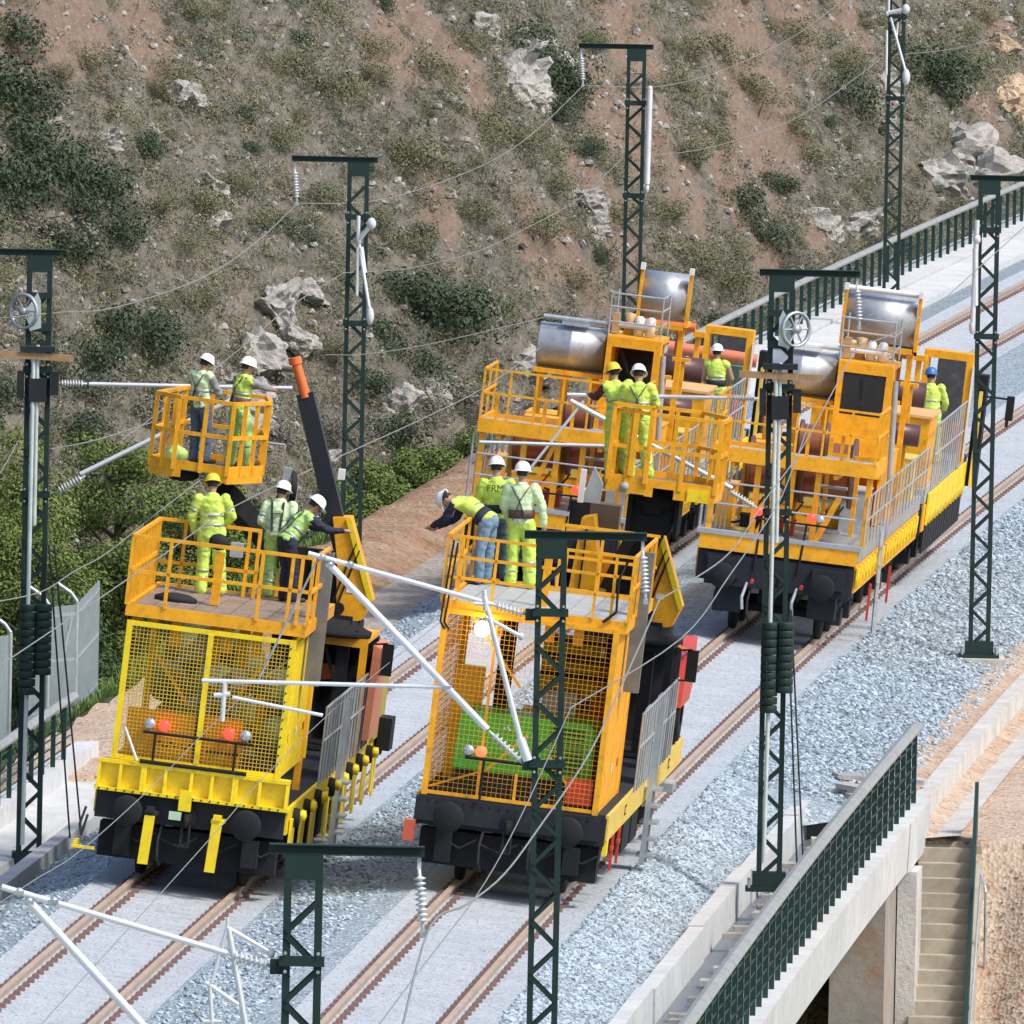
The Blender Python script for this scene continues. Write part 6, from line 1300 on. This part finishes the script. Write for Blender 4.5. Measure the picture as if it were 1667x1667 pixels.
    # reflective tape
    def ring(c_, ax, ay, rx, ry, h_, d):
        b_ = MB(); n_ = 20; vs_ = []
        for o_, r_ in ((-h_/2,0),(h_/2,0),(h_/2,-.006),(-h_/2,-.006)):
            for i in range(n_): a = 2*math.pi*i/n_; vs_.append(c_+d*o_+ax*((rx+r_)*math.cos(a))+ay*((ry+r_)*math.sin(a)))
        b_.add(vs_, [(q*n_+i, q*n_+(i+1)%n_, ((q+1)%4)*n_+(i+1)%n_, ((q+1)%4)*n_+i) for q in range(4) for i in range(n_)], True); return b_.build('reflective_band', REFL, t)
    def limbring(a, c_, f, r): d = (c_-a).normalized(); u, v = basis(d); ring(a.lerp(c_, f), u, v, r, r, .045, d)
    if bands:
        for f, rx, ry in ((.18,.184,.142),(.62,.182,.138)): ring(P['pel'].lerp(P['chest'],f)+sp*.02, rt, fw, rx*k, ry*k, .05, sp)
        if shirt != 'vest' and not sleeve:
            for a, e_ in (('shL','elL'),('shR','elR')): limbring(P[a], P[e_], .62, .073)
    if legbands:
        for c_, d in (('knL','anL'),('knR','anR')): limbring(P[c_], P[d], .35, .094); limbring(P[c_], P[d], .62, .092)
    if belt: bo = ring(P['pel']+sp*.10, rt, fw, .190, .150, .12, sp); bo.name = 'tool_belt'; bo.data.materials.clear(); bo.data.materials.append(belt)
    if harness:
        hb = MB(); B = lambda x, z: P['pel'].lerp(P['neck'], z)+rt*x-fw*(.150 if z < .9 else .11)*k
        if harness == 'x': hb.beam(B(-.13,.95), B(0,.55), .035,.01); hb.beam(B(.13,.95), B(0,.55), .035,.01); hb.beam(B(0,.55), B(-.10,.02), .035,.01); hb.beam(B(0,.55), B(.10,.02), .035,.01)
        else: hb.beam(B(-.09,.95), B(-.06,.05), .035,.01); hb.beam(B(.09,.95), B(.06,.05), .035,.01); hb.beam(B(-.08,.6), B(.08,.6), .03,.01)
        hb.build('harness', STRAP, t)
    adopt(t, 'helmet', ('helmet_brim',)); adopt(t, 'body', ('eye',)); adopt(t, 'trousers', ('boot',))
    if text:
        cu = bpy.data.curves.new('back_lettering', 'FONT'); cu.body = text; cu.size = .135; cu.align_x = 'CENTER'; cu.extrude = .002; ob = bpy.data.objects.new('back_lettering', cu); COL.objects.link(ob)
        dg = bpy.context.evaluated_depsgraph_get(); me = bpy.data.meshes.new_from_object(ob.evaluated_get(dg)); bpy.data.objects.remove(ob)
        me.materials.clear(); me.materials.append(mat('dark_lettering', (.02,.06,.01), .8)); o = bpy.data.objects.new('back_lettering', me); COL.objects.link(o); o.parent = t
        o.matrix_parent_inverse = Matrix(); c_ = P['chest']+sp*.02-fw*.155; o.matrix_local = Matrix(((rt.x,sp.x,-fw.x,c_.x),(rt.y,sp.y,-fw.y,c_.y),(rt.z,sp.z,-fw.z,c_.z),(0,0,0,1)))
    return t
def at(v, x, y, z): return v.matrix_world @ Vector((x,y,z))
bpy.context.view_layer.update()
H0 = 0.09
hd0 = math.atan(TA+TK*(255-267))
# yellow wagon platform
person('worker in hi-vis yellow with a yellow helmet standing on the yellow wagon platform', at(VY,-.40,2.0,3.98), -hd0+.12, dict(elL=(-.30,.02,1.14), haL=(-.24,.15,.90), elR=(.30,.02,1.14), haR=(.12,.22,.98), anL=(-.15,0,.09), anR=(.15,.03,.09), head=(0,.05,1.61)), helmet=HELY, jacket_len=.10, tilt=.3)
person('worker in pale green with a white helmet, left of the two at the platform corner', at(VY,.50,2.85,3.98), -hd0-.25, dict(head=(.02,.10,1.56), neck=(0,.06,1.43), chest=(0,.04,1.25), shL=(-.19,.04,1.36), shR=(.19,.07,1.36), haL=(-.15,.22,.95), haR=(.2,.25,1.0)), top=HIPALE, legs=HILIME, helmet=HELW, sleeve=None, tilt=.4, harness='v')
person('worker in a lime vest leaning right and reaching over the platform rail', at(VY,.72,2.35,3.98), -hd0-.95, dict(pel=(0,-.05,.93), chest=(.03,.14,1.15), neck=(.05,.27,1.30), head=(.07,.38,1.42), shL=(-.15,.26,1.24), shR=(.24,.20,1.24), elL=(-.16,.48,1.10), haL=(-.06,.66,1.05), elR=(.30,.46,1.08), haR=(.33,.72,1.06), hiL=(-.1,-.05,.91), hiR=(.1,-.05,.91)), top=HILIME, legs=NAVY, sleeve=NAVY, shirt='vest', legbands=False, tilt=.6, harness='v')
# raised basket of the yellow wagon
person('worker in a hi-vis vest and dark jeans, left one in the raised left basket', at(VY,-1.15,5.9,5.57), -hd0+.0-.9+.3, dict(head=(.02,.07,1.60), haL=(-.02,.36,1.14), elL=(-.24,.14,1.16), haR=(.10,.36,1.16), elR=(.26,.12,1.14)), top=HIPALE, legs=JEANS, sleeve=GREYC, shirt='vest', legbands=False, harness='x', scale=.93, tilt=.3)
person('worker in a yellow vest and hi-vis trousers, right one in the raised left basket', at(VY,-.59,6.1,5.57), -hd0-.95, dict(chest=(0,.04,1.27), neck=(0,.08,1.45), head=(0,.13,1.59), shL=(-.19,.07,1.38), shR=(.19,.07,1.38), elL=(-.2,.30,1.28), haL=(-.10,.50,1.28), elR=(.2,.30,1.30), haR=(.10,.52,1.24), anL=(-.2,-.05,.09), knL=(-.16,0,.5), anR=(.2,.08,.09), knR=(.17,.05,.5)), top=HIVIS, legs=HILIME, sleeve=GREYC, shirt='vest', belt=BELT, harness='x', scale=.94, tilt=.3)
bg_ = Blob(); bg_.limb((0,0,.10),(.12,0,.12),.11); bg_.limb((.05,0,.12),(.03,0,.2),.07); o = bg_.fuse('tool_bag', HILIME, None, .03); o.location = at(VY,-1.53,5.6,5.57); tag(o, 'small lime green bag on the floor of the raised left basket', 'bag')
# orange wagon platform
person('worker in jeans bending far over the left rail of the orange platform', at(VO,-1.12,2.2,4.12), -hd0+1.25, dict(pel=(0,-.10,.93), chest=(0,.20,1.13), neck=(0,.40,1.20), head=(0,.56,1.20), shL=(-.19,.36,1.16), shR=(.19,.36,1.16), elL=(-.19,.52,.92), haL=(-.10,.74,.82), elR=(.18,.50,.92), haR=(.08,.72,.80), hiL=(-.1,-.09,.91), hiR=(.1,-.09,.91), knL=(-.12,-.02,.5), knR=(.12,-.06,.5)), top=HIVIS, legs=JEANL, sleeve=NAVY, shirt='vest', legbands=False, tilt=.9, belt=NAVY, scale=1.02)
person('worker in jeans seen from behind with dark letters on the yellow back', at(VO,-.98,2.9,4.12), -hd0-.05, dict(elL=(-.27,.05,1.14), haL=(-.20,.22,.96), elR=(.27,.05,1.14), haR=(.20,.22,.95), head=(-.01,.04,1.62)), top=HIVIS, legs=JEANS, legbands=False, bands=False, belt=NAVY, text='FRM', harness=None, scale=1.04)
person('worker in a pale green shirt and brown tool belt on the orange platform', at(VO,-.57,2.5,4.12), -hd0-.12, dict(elR=(.30,-.02,1.15), haR=(.31,.06,.90), elL=(-.26,.02,1.15), haL=(-.2,.14,.94), anL=(-.14,.0,.09), anR=(.13,.02,.09)), top=HIPALE, legs=HIVIS, bands=False, harness='x', belt=BELT, scale=1.04)
# basket of the orange wagon
person('worker with a yellow helmet and dark red sleeves in the right basket', at(VO,.38,6.35,5.66), -hd0+.55, dict(chest=(-.02,.04,1.27), neck=(-.02,.08,1.44), head=(-.03,.13,1.58), shL=(-.2,.07,1.38), elL=(-.28,.24,1.20), haL=(-.26,.44,1.22), elR=(.22,.2,1.18), haR=(.05,.42,1.2)), top=HIVIS, legs=HIVIS, sleeve=MAROON, shirt='vest', helmet=HELY, tilt=.3, scale=.96)
person('worker with a white helmet and crossed harness in the right basket', at(VO,.70,6.05,5.66), -hd0-.05, dict(head=(-.01,.06,1.60), elL=(-.28,.06,1.16), haL=(-.2,.26,1.12), elR=(.27,.08,1.16), haR=(.18,.28,1.12), anR=(.17,.05,.09), anL=(-.12,0,.09)), top=HIVIS, legs=HIVIS, harness='x', scale=.97)
# drum trains
person('worker in a yellow top and white helmet at the far left drum train', at(PL,1.02,21.4,1.76), -hd0-.10, dict(elL=(-.27,.05,1.13), haL=(-.2,.26,1.0), elR=(.27,.1,1.13), haR=(.2,.3,1.02)), top=HIVIS, legs=HILIME, shirt='vest', sleeve=SKIN, belt=NAVY, legbands=False)
person('worker with a blue helmet standing in the portal of the right drum train', at(PR,.92,21.3,1.76), -hd0+.02, dict(elL=(-.27,.05,1.13), haL=(-.2,.24,1.0), elR=(.28,.08,1.13), haR=(.24,.26,1.0)), top=HIVIS, legs=HILIME, helmet=HELB)

# ---------------------------------------------------------------- a part whose pieces stand apart becomes one part per piece
def islands(me):
    nv = len(me.vertices); ed = np.empty(len(me.edges)*2, np.int32); me.edges.foreach_get('vertices', ed); ed = ed.reshape(-1,2); lab = np.arange(nv)
    while True:
        m = np.minimum(lab[ed[:,0]], lab[ed[:,1]]); old = lab.copy(); np.minimum.at(lab, ed[:,0], m); np.minimum.at(lab, ed[:,1], m); lab = lab[lab]
        if (lab == old).all(): return lab
for o in list(S.objects):
    if o.type != 'MESH' or not o.parent or o.get('kind') or o.data.users > 1: continue
    me = o.data; nv = len(me.vertices)
    if nv == 0 or nv > 3000: continue
    lab = islands(me); ids = np.unique(lab)
    if len(ids) < 2 or len(ids) > 60: continue
    co = np.empty(nv*3, np.float32); me.vertices.foreach_get('co', co); co = co.reshape(-1,3); lo = np.array([co[lab==i].min(0) for i in ids]); hi = np.array([co[lab==i].max(0) for i in ids]); sz = (hi-lo).max(1)
    gap = np.maximum(0, np.maximum(lo[:,None]-hi[None], lo[None]-hi[:,None])); near = np.sqrt((gap**2).sum(2)) <= np.maximum(.02, .5*np.maximum(sz[:,None], sz[None])*.98)
    comp = np.arange(len(ids))
    for _ in range(len(ids)):
        new = np.array([comp[near[i]].min() for i in range(len(ids))])
        if (new == comp).all(): break
        comp = new
    groups = np.unique(comp)
    if len(groups) < 2: continue
    of = {int(i): int(c) for i, c in zip(ids, comp)}; vc = [of[int(l)] for l in lab]; fs = [tuple(p.vertices) for p in me.polygons]; smf = [p.use_smooth for p in me.polygons]; mtl = me.materials[0] if me.materials else None
    kids = list(o.children); nm = o.name.split('.')[0]; first = True
    for g_i in groups:
        idx = [i for i in range(nv) if vc[i] == g_i]; mp_ = {v: k for k, v in enumerate(idx)}; ff = [(tuple(mp_[v] for v in f), s) for f, s in zip(fs, smf) if f[0] in mp_]
        m2 = bpy.data.meshes.new(nm); m2.from_pydata([tuple(co[i]) for i in idx], [], [f for f, s in ff]); m2.polygons.foreach_set('use_smooth', [s for f, s in ff]); m2.update()
        if mtl: m2.materials.append(mtl)
        if first: o.data = m2; first = False
        else:
            q = bpy.data.objects.new(nm, m2); COL.objects.link(q); q.parent = o.parent; q.matrix_local = o.matrix_local.copy()
